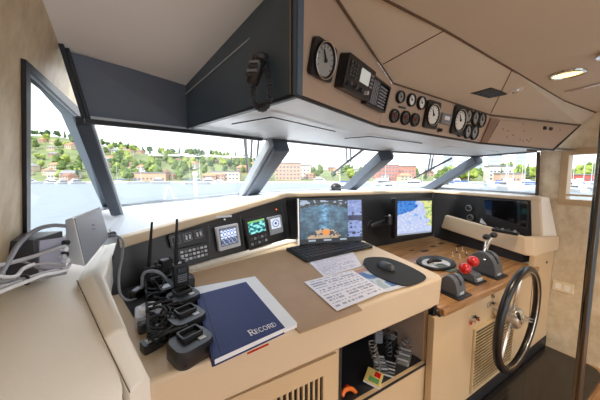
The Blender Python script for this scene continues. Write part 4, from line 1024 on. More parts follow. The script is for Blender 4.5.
# ================================================================ ceiling fittings
dlp = on(567, 74, z=1.973); fcl = Fr(dlp, (1, 0, 0), (0, -1, 0))
rr_ = (on(548, 78.5, z=1.973)-on(588, 70.5, z=1.973)).length/2; print('downlight', rr_)
t = thing('downlight', 'round chrome rimmed downlight glowing warm in the ceiling', 'light', dlp)
mb = MB(); mb.lathe(fcl, 0, 0, [(rr_, -.001), (rr_*.98, .006), (rr_*.80, .008), (rr_*.76, -.002)], 28, cap=False); mb.build('rim', CHROME, t, smooth='auto')
mb = MB(); mb.lathe(fcl, 0, 0, [(rr_*.77, 0), (rr_*.77, .002)], 28); mb.build('lens', mat('warm_lamp', (255, 226, 170), .4, emit=(255, 206, 124), es=1.6), t)
lp = bpy.data.lights.new('downlight_lamp', 'SPOT'); lp.energy = 14; lp.color = (1, .82, .58); lp.spot_size = math.radians(110); lp.spot_blend = .6; lp.shadow_soft_size = .05
lo = bpy.data.objects.new('downlight_lamp', lp); C.objects.link(lo); lo.location = dlp-V((0, 0, .03))
p0_, p1_ = on(566, 92, z=1.973), on(604, 82.5, z=1.973); fsl = Fr(p0_, p1_-p0_, (p1_-p0_).cross(V((0, 0, -1)))*-1)
if fsl.n.z > 0: fsl = Fr(p0_, p1_-p0_, (p1_-p0_).cross(V((0, 0, -1))))
ln_ = (p1_-p0_).length
t = thing('slot_vent', 'thin pale slot fitting in the ceiling beside the downlight', 'vent', p0_)
mb = MB(); mb.rring(fsl, ln_/2, 0, ln_, .035, .006, 0, .004); mb.build('trim', mat('pale_trim', (206, 196, 184), .4), t); mb = MB(); mb.rring(fsl, ln_*.72, 0, ln_*.4, .022, .003, .004, .006); mb.build('insert', WHITE, t); mb = MB(); mb.rring(fsl, ln_*.28, 0, ln_*.36, .016, .003, .004, .0055); mb.build('insert', GPAN, t)
nc = (K[2]-T1).cross(T2-T1).normalized(); nc = nc if nc.z < 0 else -nc
fcc = Fr(T2, T2-T1, (T2-T1).cross(nc)*-1)
if fcc.n.dot(nc) < 0: fcc = Fr(T2, T2-T1, (T2-T1).cross(nc))
q_ = [fcc.hit(*p) for p in ((470, 92.5), (491, 87), (508, 93.5), (489, 97.5))]
t = thing('square_vent', 'dark square louvred vent in the beige ceiling panel', 'vent', fcc.P(*q_[0]))
mb = MB(); mb.slab(fcc, q_, -.002, .006); mb.build('frame', BLKS, t, bevel=.001)
c_ = (sum(p[0] for p in q_)/4, sum(p[1] for p in q_)/4)
for k in range(4):
    t_ = .2+.2*k; a0 = V(q_[0]).lerp(V(q_[3]), t_); a1 = V(q_[1]).lerp(V(q_[2]), t_); a0, a1 = a0.lerp(a1, .12), a0.lerp(a1, .88)
    mb = MB(); mb.tube([fcc.P(a0.x, a0.y, .006), fcc.P(a1.x, a1.y, .006)], .004, 6); mb.build('louvre', DGREY, t)
c_ = fcc.hit(515.5, 90); t = thing('smoke_detector', 'small round chrome speckled fitting beside the dark square ceiling vent', 'detector', fcc.P(*c_))
mb = MB(); mb.lathe(fcc, c_[0], c_[1], [(.042, 0), (.040, .006), (.030, .009)], 20); mb.build('body', mat('pale_trim', (0, 0, 0)), t, smooth='auto')
mb = MB(); mb.lathe(fcc, c_[0], c_[1], [(.018, .009), (.015, .014)], 14); mb.build('lens', CHROME, t, smooth='auto')
# ================================================================ radios and chargers on the desk
def charger(x, y, label, scale=1., rot=.35):
    a, b = dh(x, y, .03); M = D.M(a, b, .0, rot); u = D.sub(a, b, .0, rot); return M, u
M, u = charger(190, 347, '')
t = thing('charging_cup', 'empty black radio charging cup nearest the desk front', 'charger', M, 'black radio charging cups in a row')
def cup(t, u, s=1.0):
    secs = []
    for z, k in ((0, .9), (.012, 1.0), (.045, 1.0), (.062, .93)):
        secs.append([u.P(x_*k*s, y_*k*s-(z*.10), z*s) for x_, y_ in rrect(0, 0, .118, .100, .030, 5)])
    loft('cup_body', secs, mat('charcoal_plastic', (34, 36, 40), .38, ns=15, na=.1), t, smooth='auto')
    mb = MB(); mb.rring(u, .006*s, .010*s, .066*s, .046*s, .008, .061*s, .075*s, hole=.006*s); mb.build('socket_rim', BLKS, t, bevel=.001)
    mb = MB(); mb.rring(u, .006*s, .010*s, .052*s, .032*s, .004, .060*s, .0645*s); mb.build('socket', BLKR, t)
    mb = MB(); mb.box(u, .014*s, .034*s, -.034*s, -.020*s, .0622*s, .0640*s); mb.build('rating_label', LGREY, t)
    mb = MB(); mb.tube([u.P(-.045*s, -.05*s, .02), u.P(.045*s, -.05*s, .02)], .0016, 4); mb.build('seam', BLKR, t)
cup(t, u)
cups = [t]
for x, y, l in ((185.5, 322, 'empty black radio charging cup, second from the desk front'), (182.5, 301, 'black radio charging cup, third from the desk front'), (179, 284, 'black charging cup farthest along the row, under the radio')):
    M, u2 = charger(x, y, ''); cups.append(copy_tree(t, M, l))
def radio(x, y, tip, label, h=.0):
    a, b = dh(x, y, h+.05); u = D.sub(a, b, h, .25); t = thing('handheld_radio', label, 'radio', u.M(), 'black handheld radios with aerials')
    mb = MB(); mb.hexa([u.P(-.032, -.018, .0), u.P(.032, -.018, .0), u.P(.032, .022, .0), u.P(-.032, .022, .0)], [u.P(-.030, -.010, .12), u.P(.030, -.010, .12), u.P(.028, .020, .12), u.P(-.028, .020, .12)]); mb.build('body', BLK, t, bevel=.006, seg=3)
    top = u.P(-.016, .006, .12); tp = on(*tip, pl=(top, V((.2, 1, 0))))
    mb = MB(); mb.tube([top, top+(tp-top)*.12, tp], [.009, .0075, .0045], 10); mb.build('aerial', BLKR, t, smooth='auto')
    mb = MB(); mb.lathe(u, .014, .004, [(.008, .118), (.007, .134)], 12); mb.build('channel_knob', DGREY, t, smooth='auto')
    mb = MB(); mb.rring(u, 0, -.0, .04, .05, .004, 0, 0.001)
    g = Fr(u.P(0, -.0150, .075), u.u, u.n)
    for j in range(4): m_ = MB(); m_.box(g, -.018, .018, -.03+j*.009, -.026+j*.009, 0.0, .0035); m_.build('speaker_bar', GREY, t)
    m_ = MB(); m_.box(g, -.018, .014, .012, .030, -.001, .0045); m_.build('display', DGREY, t); return t
radio(154, 281, (152, 222), 'black handheld radio with aerial, the port one of two')
radio(181, 279, (177, 219), 'black handheld radio with aerial standing in the charging row', .045)
# grey white webcam-like puck unit, adapters and cables in the well
def dw_(x, y, h=.0): a, b = dh(x, y, h); return D.P(a, b, h)
c_ = dh(148.5, 309, .05); u = D.sub(c_[0], c_[1], 0); t = thing('power_adapter', 'pale grey block with round cap standing among the black cables', 'adapter', u.M())
mb = MB(); mb.rring(u, 0, 0, .085, .085, .014, 0, .05); mb.build('block', LGREY, t, bevel=.004); mb = MB(); mb.lathe(u, 0, 0, [(.030, .05), (.030, .062), (.024, .064), (.022, .058)], 24); mb.build('round_cap', WHITE, t, smooth='auto')
ads = [(134, 272, .07, .05, .06, BLK, 'black box adapter at the back corner of the cable heap'), (165, 268, .06, .05, .09, BLKS, 'upright black charger block between the two radios'), (137, 293, .06, .04, .035, BLK, 'low black adapter beside the padded arm'),
       (160, 330, .07, .05, .03, BLKS, 'black plug adapter between cable heap and charging cups'), (152, 344, .06, .04, .03, BLK, 'small black adapter low in the cable heap near the arm'), (146, 326, .05, .03, .035, DGREY, 'dark grey plug adapter below the pale block'), (166, 293, .05, .06, .06, BLK, 'black plug block beside the third charging cup')]
for x, y, w_, l_, h_, mm, lb in ads:
    a, b = dh(x, y, h_/2); rot = (x*7 % 10)/10; u = D.sub(a, b, 0, rot); t = thing('plug_adapter', lb, 'adapter', u.M())
    mb = MB(); mb.rring(u, 0, 0, w_, l_, .008, 0, h_); mb.build('block', mm, t, bevel=.003); mb = MB(); mb.rring(u, 0, 0, w_*.6, l_*.5, .003, h_, h_+.002); mb.build('label', LGREY if mm is not DGREY else GREY, t)
random.seed(3)
heap = []
for k in range(26):
    y0 = random.uniform(285, 350); x0 = random.uniform(128+(y0-285)*.33, 170); pts = []
    cx, cy = dh(x0, y0, 0); r1, r2 = random.uniform(.02, .06), random.uniform(.02, .05)
    ph = random.uniform(0, 6); 
    for i in range(random.randint(10, 22)):
        a = ph+i*.55; 
        xx = min(max(cx+r1*math.cos(a)+i*.0015, .0 if cy < 1.1 else -.05), .16); yy = min(max(cy+r2*math.sin(a), .86), 1.36)
        pts.append(D.P(xx, yy-.79 if False else yy, 0))
        pts[-1] = dp(xx, min(max(D.P(cx, cy).y+r2*math.sin(a), .86), 1.36), .012+.06*abs(math.sin(i*.3+k)))
    mb = MB(); mb.tube(bez(pts, 5), random.choice((.0035, .0045, .003)), 6); heap.append(mb.build('cable', BLKR, smooth=True))
for o in heap: tag(o, 'thin black cable looped in the heap between padded arm and charging cups', 'cable', 'black cables heaped on the desk')
def cable(pts, r, m_, label, group=None, name='cable'):
    mb = MB(); mb.tube(bez(pts, 10), r, 8); return tag(mb.build(name, m_, smooth=True), label, 'cable', group)
cable([dw_(142, 288, .06), on(143, 275, y=1.18), on(150, 271, y=1.16), on(160, 273, y=1.14), dw_(168, 281, .08)], .006, GREY, 'thick grey cable arching over the handheld radio')
cable([on(109, 235, y=1.30), on(117, 236, y=1.28), on(123, 242, y=1.25), on(122, 258, y=1.22), on(119, 275, y=1.2), on(120, 293, y=1.15), on(127, 300, y=1.12), dw_(136, 299, .03)], .0045, GREY, 'grey cable hanging from the dash corner down past the padded arm')
p = on(110, 234, y=1.34); t = thing('cable_clip', 'small black plug at the port corner of the pale dash top', 'plug', p)
mb = MB(); mb.tube([p+V((-.02, .02, -.01)), p+V((.015, -.01, 0))], .012, 8); mb.build('plug', BLK, t, smooth='auto'); mb = MB(); mb.tube([p+V((.0, .0, 0)), p+V((.0, .0, .02))], .004, 6); mb.build('pin', STEEL, t)
# ================================================================ things on the port side console
z_ = 1.19
yb = 1.13
bx = [on(10, 238, y=yb+.00), on(38, 232, y=yb)]
q_ = [on(37, 276, y=1.02), on(66, 268, y=1.10), on(66, 232, y=1.10), on(36, 240, y=1.02)]
t = thing('network_box', 'open fronted grey box of connectors under the port window', 'box', q_[0])
nb = (q_[1]-q_[0]).cross(V((0, 0, 1))).normalized(); bkk = -nb*.0+V((-.11, .035, 0))
ft = [q_[0], q_[1], V((q_[1].x, q_[1].y, q_[2].z+.005)), V((q_[0].x, q_[0].y, q_[3].z))]
mb = MB(); bk = [p+bkk for p in ft]; mb.hexa([ft[0], ft[1], bk[1], bk[0]], [ft[3], ft[2], bk[2], bk[3]]); mb.build('case', DGREY, t, bevel=.003)
nrm = (ft[1]-ft[0]).cross(ft[3]-ft[0]).normalized(); nrm = nrm if nrm.y < 0 else -nrm
ffb = Fr(ft[0], ft[1]-ft[0], ft[3]-ft[0]); sg_ = 1 if ffb.n.dot(nrm) > 0 else -1; wb = (ft[1]-ft[0]).length; hb = (ft[3]-ft[0]).length
mb = MB(); mb.box(ffb, .004, wb-.004, .004, hb-.004, 0, .003*sg_); mb.build('front_plate', mat('lilac_grey_plate', (176, 178, 196), .35), t)
for i, (a, b) in enumerate(((.80, .62), (.86, .80), (.74, .40), (.88, .25), (.82, .45))):
    mb = MB(); mb.tube([ffb.P(wb*a, hb*b, 0), ffb.P(wb*a, hb*b, .018*sg_)], .008, 8); mb.build('connector', (WHITE, BLK, LGREY)[i % 3], t, smooth='auto')
# wedge shaped white screen with its grey rear to the helm
w0 = [on(84.5, 266.5, y=1.16), on(108.5, 237, y=1.32), on(100, 206.5, y=1.30), on(73, 218, y=1.14)]
w1 = [on(67, 263, y=1.19), on(65, 220, y=1.17)]
t = thing('standing_screen', 'white wedge with a smooth grey panel and faint round emblem on the side console', 'screen', w0[0])
bl2 = w1[0]; tl2 = w1[1]; br2 = w0[1]+(w1[0]-w0[0])*.55+V((-.01, .01, 0)); tr2 = w0[2]+(w1[1]-w0[3])*.3
mb = MB(); mb.hexa([w0[0], w0[1], w0[2], w0[3]], [bl2, br2, tr2, tl2]); mb.build('shell', WHITE, t, bevel=.002)
fg = Fr(w0[0], w0[1]-w0[0], w0[3]-w0[0]); sg_ = 1 if fg.n.x > 0 else -1
mb = MB(); mb.prism([fg.P(*fg.hit(*p)) for p in ((85, 265), (108, 237), (99.5, 207.5), (74, 218.5))], fg.n*.003*sg_); mb.build('grey_panel', mat('satin_grey_panel', (150, 154, 162), .35), t)
ec = fg.hit(92.5, 227); mb = MB()
for s_ in (1, -1):
    mb.tube([fg.P(ec[0]+s_*.010*math.cos(a)*.8, ec[1]+.011*math.sin(a)*1.0*s_, .0035*sg_) for a in [k*.3 for k in range(0, 9)]], .0010, 4)
mb.build('emblem', GREY, t)
# cable bundle
GC = mat('pale_grey_cable', (186, 184, 188), .45); GC2 = mat('mid_grey_cable', (140, 141, 148), .45)
def wq(x, y, yy): return on(x, y, y=yy)
bund = [([wq(-14, 300, .78), wq(8, 262, .92), wq(20, 243, 1.0), wq(36, 230, 1.06), wq(52, 225.5, 1.08), wq(66, 226, 1.09)], .0062, GC2, 'thick grey cable arching up over the box of connectors'),
        ([wq(-12, 268, .84), wq(10, 263, .93), wq(35, 256, 1.0), wq(55, 249, 1.04), wq(65, 246, 1.08)], .0055, GC, 'pale grey cable running straight to the connectors'),
        ([wq(-12, 290, .80), wq(12, 284, .86), wq(28, 278, .90), wq(48, 272, .96), wq(66, 268, 1.02), wq(70, 264, 1.04)], .0045, GC, 'pale cable along the top of the tied bundle'),
        ([wq(-12, 297, .78), wq(10, 288, .84), wq(28, 281, .88), wq(44, 275, .93), wq(60, 272, .98), wq(68, 270, 1.0)], .0045, WHITE, 'white cable in the middle of the tied bundle'),
        ([wq(-12, 285, .82), wq(10, 281, .87), wq(28, 280, .89), wq(40, 279, .92), wq(56, 275, .97), wq(66, 273, .99)], .0040, GC2, 'mid grey cable low in the tied bundle'),
        ([wq(28, 280, .90), wq(18, 278, .92), wq(22, 270, .96), wq(40, 264, 1.0), wq(56, 264, 1.03), wq(66, 266, 1.03)], .0038, GC, 'pale cable looping back behind the tie'),
        ([wq(10, 262, .95), wq(24, 262, .97), wq(38, 268, .98), wq(50, 270, .98), wq(62, 268, 1.0)], .0035, GC2, 'thin grey cable crossing in front of the box'),
        ([wq(-10, 275, .84), wq(4, 277, .86), wq(16, 276, .90), wq(24, 268, .95), wq(34, 264, .98)], .0045, WHITE, 'white cable curling against the port wall')]
for pts, r, m_, l in bund: cable(pts, r, m_, l, 'grey and white cables on the side console')
cable([wq(22, 276, .905), wq(26, 276, .895), wq(29, 280, .888), wq(27, 284, .884), wq(23, 281, .89)], .004, BLK, 'black cable tie around the pale bundle', name='cable_tie')
# ================================================================ things in the open cubby
def cub(x, y, d): return on(x, y, y=YF+d)
def coil(pts, r1, r2, label, nm='coiled_cord', m_=BLKS):
    path = bez(pts, 14); hel = []; n_ = len(path)
    for i, p in enumerate(path):
        tg = (path[min(i+1, n_-1)]-path[max(i-1, 0)]).normalized(); o1 = V((0, 1, .1)).cross(tg).normalized(); o2 = tg.cross(o1); a = i*1.3
        hel.append(p+(o1*math.cos(a)+o2*math.sin(a))*r1)
    mb = MB(); mb.tube(hel, r2, 5); return tag(mb.build(nm, m_, smooth=True), label, 'cord', 'coiled cords in the cubby')
CG = mat('cord_grey', (120, 118, 114), .4)
coil([cub(372, 342, .08), cub(374, 352, .08), cub(377, 365, .09), cub(376, 377, .09)], .020, .0042, 'grey coiled cord hanging at the left of the open cubby', m_=CG)
coil([cub(386, 328, .14), cub(388, 342, .14), cub(389, 354, .14), cub(387, 364, .14)], .019, .0042, 'black coiled cord hanging in the middle of the open cubby', m_=DGREY)
coil([cub(396, 358, .10), cub(401, 346, .10), cub(407, 340, .10), cub(412, 348, .10), cub(410, 358, .1)], .014, .004, 'coiled cord looping near the taupe side of the cubby', m_=CG)
coil([cub(408, 368, .06), cub(414, 361, .07), cub(421, 355, .08)], .010, .003, 'short coiled cord lying at the right of the cubby floor', m_=DGREY)
for (x, y, d, w_, l_, h_, rot, mm, lb) in ((389, 374, .07, .16, .07, .05, .6, GREY, 'ribbed grey handset lying on the cubby floor'), (404, 360, .09, .15, .07, .06, .5, CG, 'pale ribbed handset leaning right of the cubby cords'), (392, 342, .2, .06, .05, .06, .2, BLK, 'black device at the back of the cubby'), (414, 358, .12, .14, .06, .06, .3, GREY, 'dark handset by the taupe side of the cubby'), (380, 368, .12, .14, .07, .06, .9, DGREY, 'black handset between the two long cords on the cubby floor'), (378, 336, .22, .06, .05, .06, .9, GREY, 'grey device behind the grey coiled cord'), (398, 334, .2, .04, .04, .05, .8, DGREY, 'small grey device high at the back of the cubby')):
    p = cub(x, y, d); fx = Fr(p, (math.cos(rot), math.sin(rot), 0), (-math.sin(rot), math.cos(rot), 0)); t = thing('cubby_handset', lb, 'handset', p)
    zf = -(h_/2)
    mb = MB(); mb.rring(fx, 0, 0, w_, l_, .012, zf, zf+h_); mb.build('body', mm, t, bevel=.005)
    for k in range(5): mb = MB(); x_ = -w_*.36+k*w_*.17; mb.box(fx, x_, x_+w_*.07, -l_*.42, l_*.42, zf+h_, zf+h_+.004); mb.build('rib', LGREY if (k % 2 == 0) else GREY, t)
p = cub(375, 384, .05); fx = Fr(V((p.x, p.y, nz0+.002)), (.85, .5, 0), (-.5, .85, .15))
t = thing('card_booklet', 'small booklet with green and yellow cover on the cubby floor', 'booklet', p)
mb = MB(); mb.box(fx, -.045, .055, -.03, .05, 0, .012); mb.build('pages', PAPER, t); mb = MB(); mb.box(fx, -.045, .055, -.03, .05, .012, .014); mb.build('cover', YEL, t)
mb = MB(); mb.box(fx, -.035, .0, -.02, .03, .014, .0148); mb.build('green_print', GRN, t); mb = MB(); mb.box(fx, .008, .045, -.02, .01, .014, .0148); mb.build('red_print', RED, t)
p = cub(350, 392, .05); mb = MB(); mb.tube(bez([cub(342, 396, .03), cub(345, 390, .04), cub(352, 389, .05), cub(358, 395, .05), cub(366, 398, .05)], 6), .010, 8); tag(mb.build('orange_strap', ORANGE, smooth=True), 'crumpled orange strap at the left of the cubby floor', 'strap')
mb = MB(); mb.tube(bez([cub(343, 392, .07), cub(347, 386, .08), cub(351, 392, .07)], 6), .008, 8); tag(mb.build('red_strap', RED, smooth=True), 'red loop behind the orange strap in the cubby', 'strap')
# ================================================================ small things by the windscreen
p = on(336, 184, y=1.95); p.z = 1.36; t = thing('dash_camera', 'small black dome and bracket on the dash top at the second post', 'camera', p)
mb = MB(); mb.ball(p+V((.0, 0, .03)), .045, sc=(1.2, 1, .8)); mb.build('dome', BLK, t, smooth=True); mb = MB(); mb.tube([p+V((-.09, 0, -.02)), p+V((.04, 0, .0))], [.02, .03], 8); mb.build('bracket', BLKS, t, smooth='auto')
def wiper(a, b, c, d, label):
    """two arm rods a-b hanging from the head, blade c-d"""
    t = thing('windscreen_wiper', label, 'wiper', a, 'windscreen wipers')
    s = V((.05, 0, 0)); mb = MB(); mb.tube([a, b], .008, 6); mb.tube([a+s, b+s], .008, 6); mb.build('arms', DGREY, t, smooth='auto')
    mb = MB(); mb.tube([c, d], [.012, .010], 6); mb.build('blade', BLK, t, smooth='auto')
wiper(on(252, 138, y=1.75), on(251, 158, y=2.0), on(245, 139, y=1.72), on(248, 172, y=2.1), 'windscreen wiper outside the wide port pane, beside the first post')
wiper(on(346, 146, y=1.8), on(347, 162, y=2.0), on(365, 148, y=1.75), on(332, 174, y=2.2), 'windscreen wiper outside the second windscreen pane')
wiper(on(431, 152, y=1.75), on(428, 172, y=2.0), on(452, 158, y=1.7), on(414, 178, y=2.05), 'windscreen wiper outside the third windscreen pane')
# ================================================================ outside: lake, shore, houses, trees, boats
FW = V((math.sin(YW), math.cos(YW), 0)); RT = V((math.cos(YW), -math.sin(YW), 0))
WZ = -4.5
def ext(px, d, z=0.): p = (FW+RT*((px-300)/F))*d; return V((p.x, p.y, z))
def hgt(y, d): return H+(175-y)/F*d
sky_ = [(-400, 140), (-100, 130), (20, 132), (60, 134), (100, 142), (150, 151), (200, 152), (250, 158), (300, 165), (360, 169), (400, 171), (480, 171), (620, 169), (900, 160)]
def skyl(px):
    for (a, b), (c, d) in zip(sky_, sky_[1:]):
        if a <= px <= c: return b+(d-b)*(px-a)/(c-a)
    return sky_[0][1] if px < sky_[0][0] else sky_[-1][1]
D0, D1 = 200., 430.
def gz(px, d):
    t = min(1, max(0, (d-D0-6)/(D1-D0))); t = t*t*(3-2*t)*.6+t*.4
    return WZ+.8+(hgt(skyl(px)+3, D1)-WZ-.8)*t
# water
wm_ = bpy.data.materials.new('lake_water'); wm_.use_nodes = True; nt = wm_.node_tree; b = nt.nodes['Principled BSDF']
b.inputs['Base Color'].default_value = lin((106, 116, 124))+(1,); b.inputs['Roughness'].default_value = .5; b.inputs['Specular IOR Level'].default_value = .18
tc = nt.nodes.new('ShaderNodeTexCoord'); nz = nt.nodes.new('ShaderNodeTexNoise'); nz.inputs['Scale'].default_value = .35; nz.inputs['Detail'].default_value = 8
bmp = nt.nodes.new('ShaderNodeBump'); bmp.inputs['Strength'].default_value = .8; bmp.inputs['Distance'].default_value = .5
nt.links.new(tc.outputs['Object'], nz.inputs['Vector']); nt.links.new(nz.outputs['Fac'], bmp.inputs['Height']); nt.links.new(bmp.outputs[0], b.inputs['Normal'])
mb = MB(); mb.box(WORLD, -1200, 1500, -700, 1500, WZ-1, WZ); struct(mb.build('lake_water', wm_))
# terrain
vs = []; nx, ny = 90, 26
for j in range(ny+1):
    for i in range(nx+1):
        px = -400+1300*i/nx; d = D0+(D1+120-D0)*j/ny; p = ext(px, d, gz(px, d)+noise.noise(V((px*.03, d*.02, 0)))*(1.2 if j else 0)); vs.append(p)
mb = MB(); mb.add(vs, [[j*(nx+1)+i, j*(nx+1)+i+1, (j+1)*(nx+1)+i+1, (j+1)*(nx+1)+i] for j in range(ny) for i in range(nx)])
HILL = mat('hillside_green', (94, 104, 60), .9, ns=.05, na=.35)
struct(mb.build('hillside', HILL, smooth=True))
mb = MB(); q0 = [ext(x, 199, WZ-.2) for x in range(-400, 901, 50)]; q1 = [ext(x, 204, WZ-.2) for x in range(-400, 901, 50)]
n = len(q0); mb.add(q0+q1+[p+V((0, 0, 1.4)) for p in q0+q1], [[i, i+1, 2*n+i+1, 2*n+i] for i in range(n-1)]+[[2*n+i, 2*n+i+1, 3*n+i+1, 3*n+i] for i in range(n-1)])
struct(mb.build('quay', mat('pale_quay', (171, 166, 158), .8)))
# foredeck and rails; the unseen deck is raised to bounce light in
mb = MB(); mb.prism([V((.0, 2.45, .85)), V((3.6, 2.45, .85)), V((3.2, 5.5, .85)), V((1.6, 7.5, .85)), V((.3, 5.5, .85))], V((0, 0, -.1))); struct(mb.build('foredeck', mat('white_gelcoat', (232, 234, 236), .4)))
def post(px, y0, y1, d, r, label, nm='deck_post'):
    a = on(px, y0, y=d); mb = MB(); mb.tube([V((a.x, d, .85)), V((a.x, d, a.z))], r, 10); mb.ball(V((a.x, d, a.z)), r*1.6); o = mb.build(nm, mat('white_gelcoat', (0, 0, 0)), smooth=True); return tag(o, label, 'post')
post(195, 174, 0, 6.2, .035, 'white post standing on the foredeck, seen through the wide port pane')
t = thing('bow_rail', 'thin white bow rail hoop outside the wide port pane', 'rail', (.9, 5, .85))
a = on(162, 197, y=5); b_ = on(168, 186, y=5); mb = MB(); mb.tube(bez([V((a.x, 5, .85)), V((a.x+.02, 5, 1.0)), b_, V((b_.x+.12, 5.1, 1.0)), V((b_.x+.14, 5.1, .85))], 6), .012, 8); mb.build('hoop', mat('white_gelcoat', (0, 0, 0)), t, smooth=True)
mb = MB(); mb.box(WORLD, -1.3, -.52, -3, .9, .5, .58); struct(mb.build('unseen_bounce_deck', mat('white_gelcoat', (0, 0, 0))))  # hidden white deck added to bounce sunlight through the port window
# trees
TG = [mat('leaf_green', (84, 104, 46), .8, ns=1.2, na=.3), mat('leaf_yellow_green', (122, 136, 56), .8, ns=1.2, na=.3), mat('leaf_dark_green', (64, 88, 54), .85, ns=1.2, na=.3)]
BARK = mat('bark', (110, 92, 76), .9)
def tree(i, conif=False):
    random.seed(40+i); M = Matrix()
    t = thing('tree', 'x', 'tree', M, 'x')
    mb = MB(); mb.tube([V((0, 0, -.5)), V((0, 0, 4))], [.35, .2], 7); mb.build('trunk', BARK, t)
    mb = MB()
    if conif:
        for k in range(6):
            z = 2+k*1.8; r = 2.6*(1-k/6.5); n = 11; ps = [V((0, 0, z+2.6))]+[V((r*math.cos(2*PI*j/n)*random.uniform(.75, 1.1), r*math.sin(2*PI*j/n)*random.uniform(.75, 1.1), z-random.uniform(0, .5))) for j in range(n)]
            mb.add(ps, [[0, 1+j, 1+(j+1) % n] for j in range(n)]+[list(range(n, 0, -1))])
    else:
        for k in range(15):
            a = random.uniform(0, 6.28); r = random.uniform(0, 2.4); z = random.uniform(3.5, 8.5); s_ = random.uniform(1.2, 2.2)*(1.1 if z < 7 else .8)
            b0 = len(mb.v); mb.ball(V((r*math.cos(a), r*math.sin(a), z)), s_, 9, 6)
            for q in range(b0, len(mb.v)): mb.v[q] += V((noise.noise(mb.v[q]*1.3), noise.noise(mb.v[q]*1.3+V((9, 0, 0))), noise.noise(mb.v[q]*1.3+V((0, 9, 0)))))*.9
    mb.build('crown', TG[2] if conif else TG[i % 3], t); return t
protos = [tree(0), tree(1), tree(2), tree(3), tree(4, True)]
used = [False]*5
def zone(px): return 'seen through the port side window' if px < 100 else 'seen through the wide port pane' if px < 262 else 'seen through the middle panes' if px < 470 else 'seen through the starboard panes'
random.seed(11)
pdone = {}
kinds = ['green broadleaf tree', 'yellow green broadleaf tree', 'dark green spreading tree', 'rounded green tree', 'narrow dark conifer']
def put_tree(px, d, s, k):
    p = ext(px, d, gz(px, d)); M = Matrix.Translation(p) @ Matrix.Rotation(random.uniform(0, 6.28), 4, 'Z') @ Matrix.Diagonal((s, s, s*random.uniform(.9, 1.15), 1))
    hi = 'low by the far shore' if d < 260 else 'halfway up the far hillside' if d < 340 else 'high on the far hillside'
    lab = '%s %s, %s' % (kinds[k], hi, zone(px)); g = '%ss %s, %s' % (kinds[k], hi, zone(px))
    if not used[k]:
        used[k] = True; o = protos[k]; o.matrix_world = M; WM[o.name] = M; o['label'] = lab; o['group'] = g
    else: copy_tree(protos[k], M, lab, g)
for i in range(250):
    px = random.choice((random.uniform(22, 125), random.uniform(110, 262), random.uniform(110, 262), random.uniform(262, 470), random.uniform(440, 610)))
    t_ = random.random(); d = 214+t_*(D1-190 if px < 262 else D1-230)
    put_tree(px, d, random.uniform(.7, 1.2), random.choice((0, 1, 2, 3, 3, 1, 0, 4)))
for i in range(38): put_tree(random.choice((random.uniform(440, 545), random.uniform(575, 598))), random.uniform(214, 300), random.uniform(1.1, 1.6), random.choice((1, 1, 3)))
# skyline row
for i in range(34): px = 24+i*7.2+random.uniform(-2, 2); put_tree(px, D1-5+random.uniform(-15, 5), random.uniform(.8, 1.25), random.choice((0, 2, 2, 4)))
# houses
ROOFS = [('orange', mat('orange_roof', (164, 113, 83), .8)), ('grey', mat('grey_roof', (120, 120, 123), .8)), ('brown', mat('brown_roof', (120, 89, 73), .8))]
WALLS = [('white', mat('house_white', (188, 185, 179), .8)), ('cream', mat('house_cream', (180, 166, 142), .8)), ('pink', mat('house_pink', (171, 136, 118), .8))]
WIN = mat('dark_window', (92, 100, 112), .3)
def house(wi, ri):
    t = thing('house', 'x', 'house', Matrix(), 'x'); w, l, h = 5, 4, 5
    mb = MB(); mb.box(WORLD, -w, w, -l, l, -3, h); mb.build('walls', WALLS[wi][1], t)
    mb = MB(); mb.add([V((-w-.5, -l-.5, h)), V((w+.5, -l-.5, h)), V((w+.5, l+.5, h)), V((-w-.5, l+.5, h)), V((-w*.6, 0, h+2.6)), V((w*.6, 0, h+2.6))], [[0, 1, 5, 4], [2, 3, 4, 5], [1, 2, 5], [3, 0, 4], [3, 2, 1, 0]]); mb.build('roof', ROOFS[ri][1], t)
    for x in (-3.3, 0, 3.3):
        for z in (.7, 3.0):
            mb = MB(); mb.box(WORLD, x-.8, x+.8, -l-.06, -l+.1, z, z+1.3); mb.build('window', WIN, t)
    return t
hp = {}
random.seed(5)
for i in range(84):
    px = random.choice((random.uniform(24, 110), random.uniform(105, 262), random.uniform(105, 262), random.uniform(262, 460), random.uniform(440, 605)))
    d = random.uniform(208, D1-30); wi, ri = random.randrange(3), random.choice((0, 0, 1, 2)); s = random.uniform(.55, 1.0)
    p = ext(px, d, gz(px, d)); M = Matrix.Translation(p) @ Matrix.Rotation(-YW+random.uniform(-.5, .5), 4, 'Z') @ Matrix.Diagonal((s*random.uniform(.9, 1.5), s, s, 1))
    hi = 'near the far shore' if d < 270 else 'up the far hillside'
    lab = 'small %s house with %s roof %s, %s' % (WALLS[wi][0], ROOFS[ri][0], hi, zone(px)); g = '%s houses with %s roofs %s, %s' % (WALLS[wi][0], ROOFS[ri][0], hi, zone(px))
    if (wi, ri) not in hp: o = hp[(wi, ri)] = house(wi, ri); o.matrix_world = M; o['label'] = lab; o['group'] = g
    else: copy_tree(hp[(wi, ri)], M, lab, g)
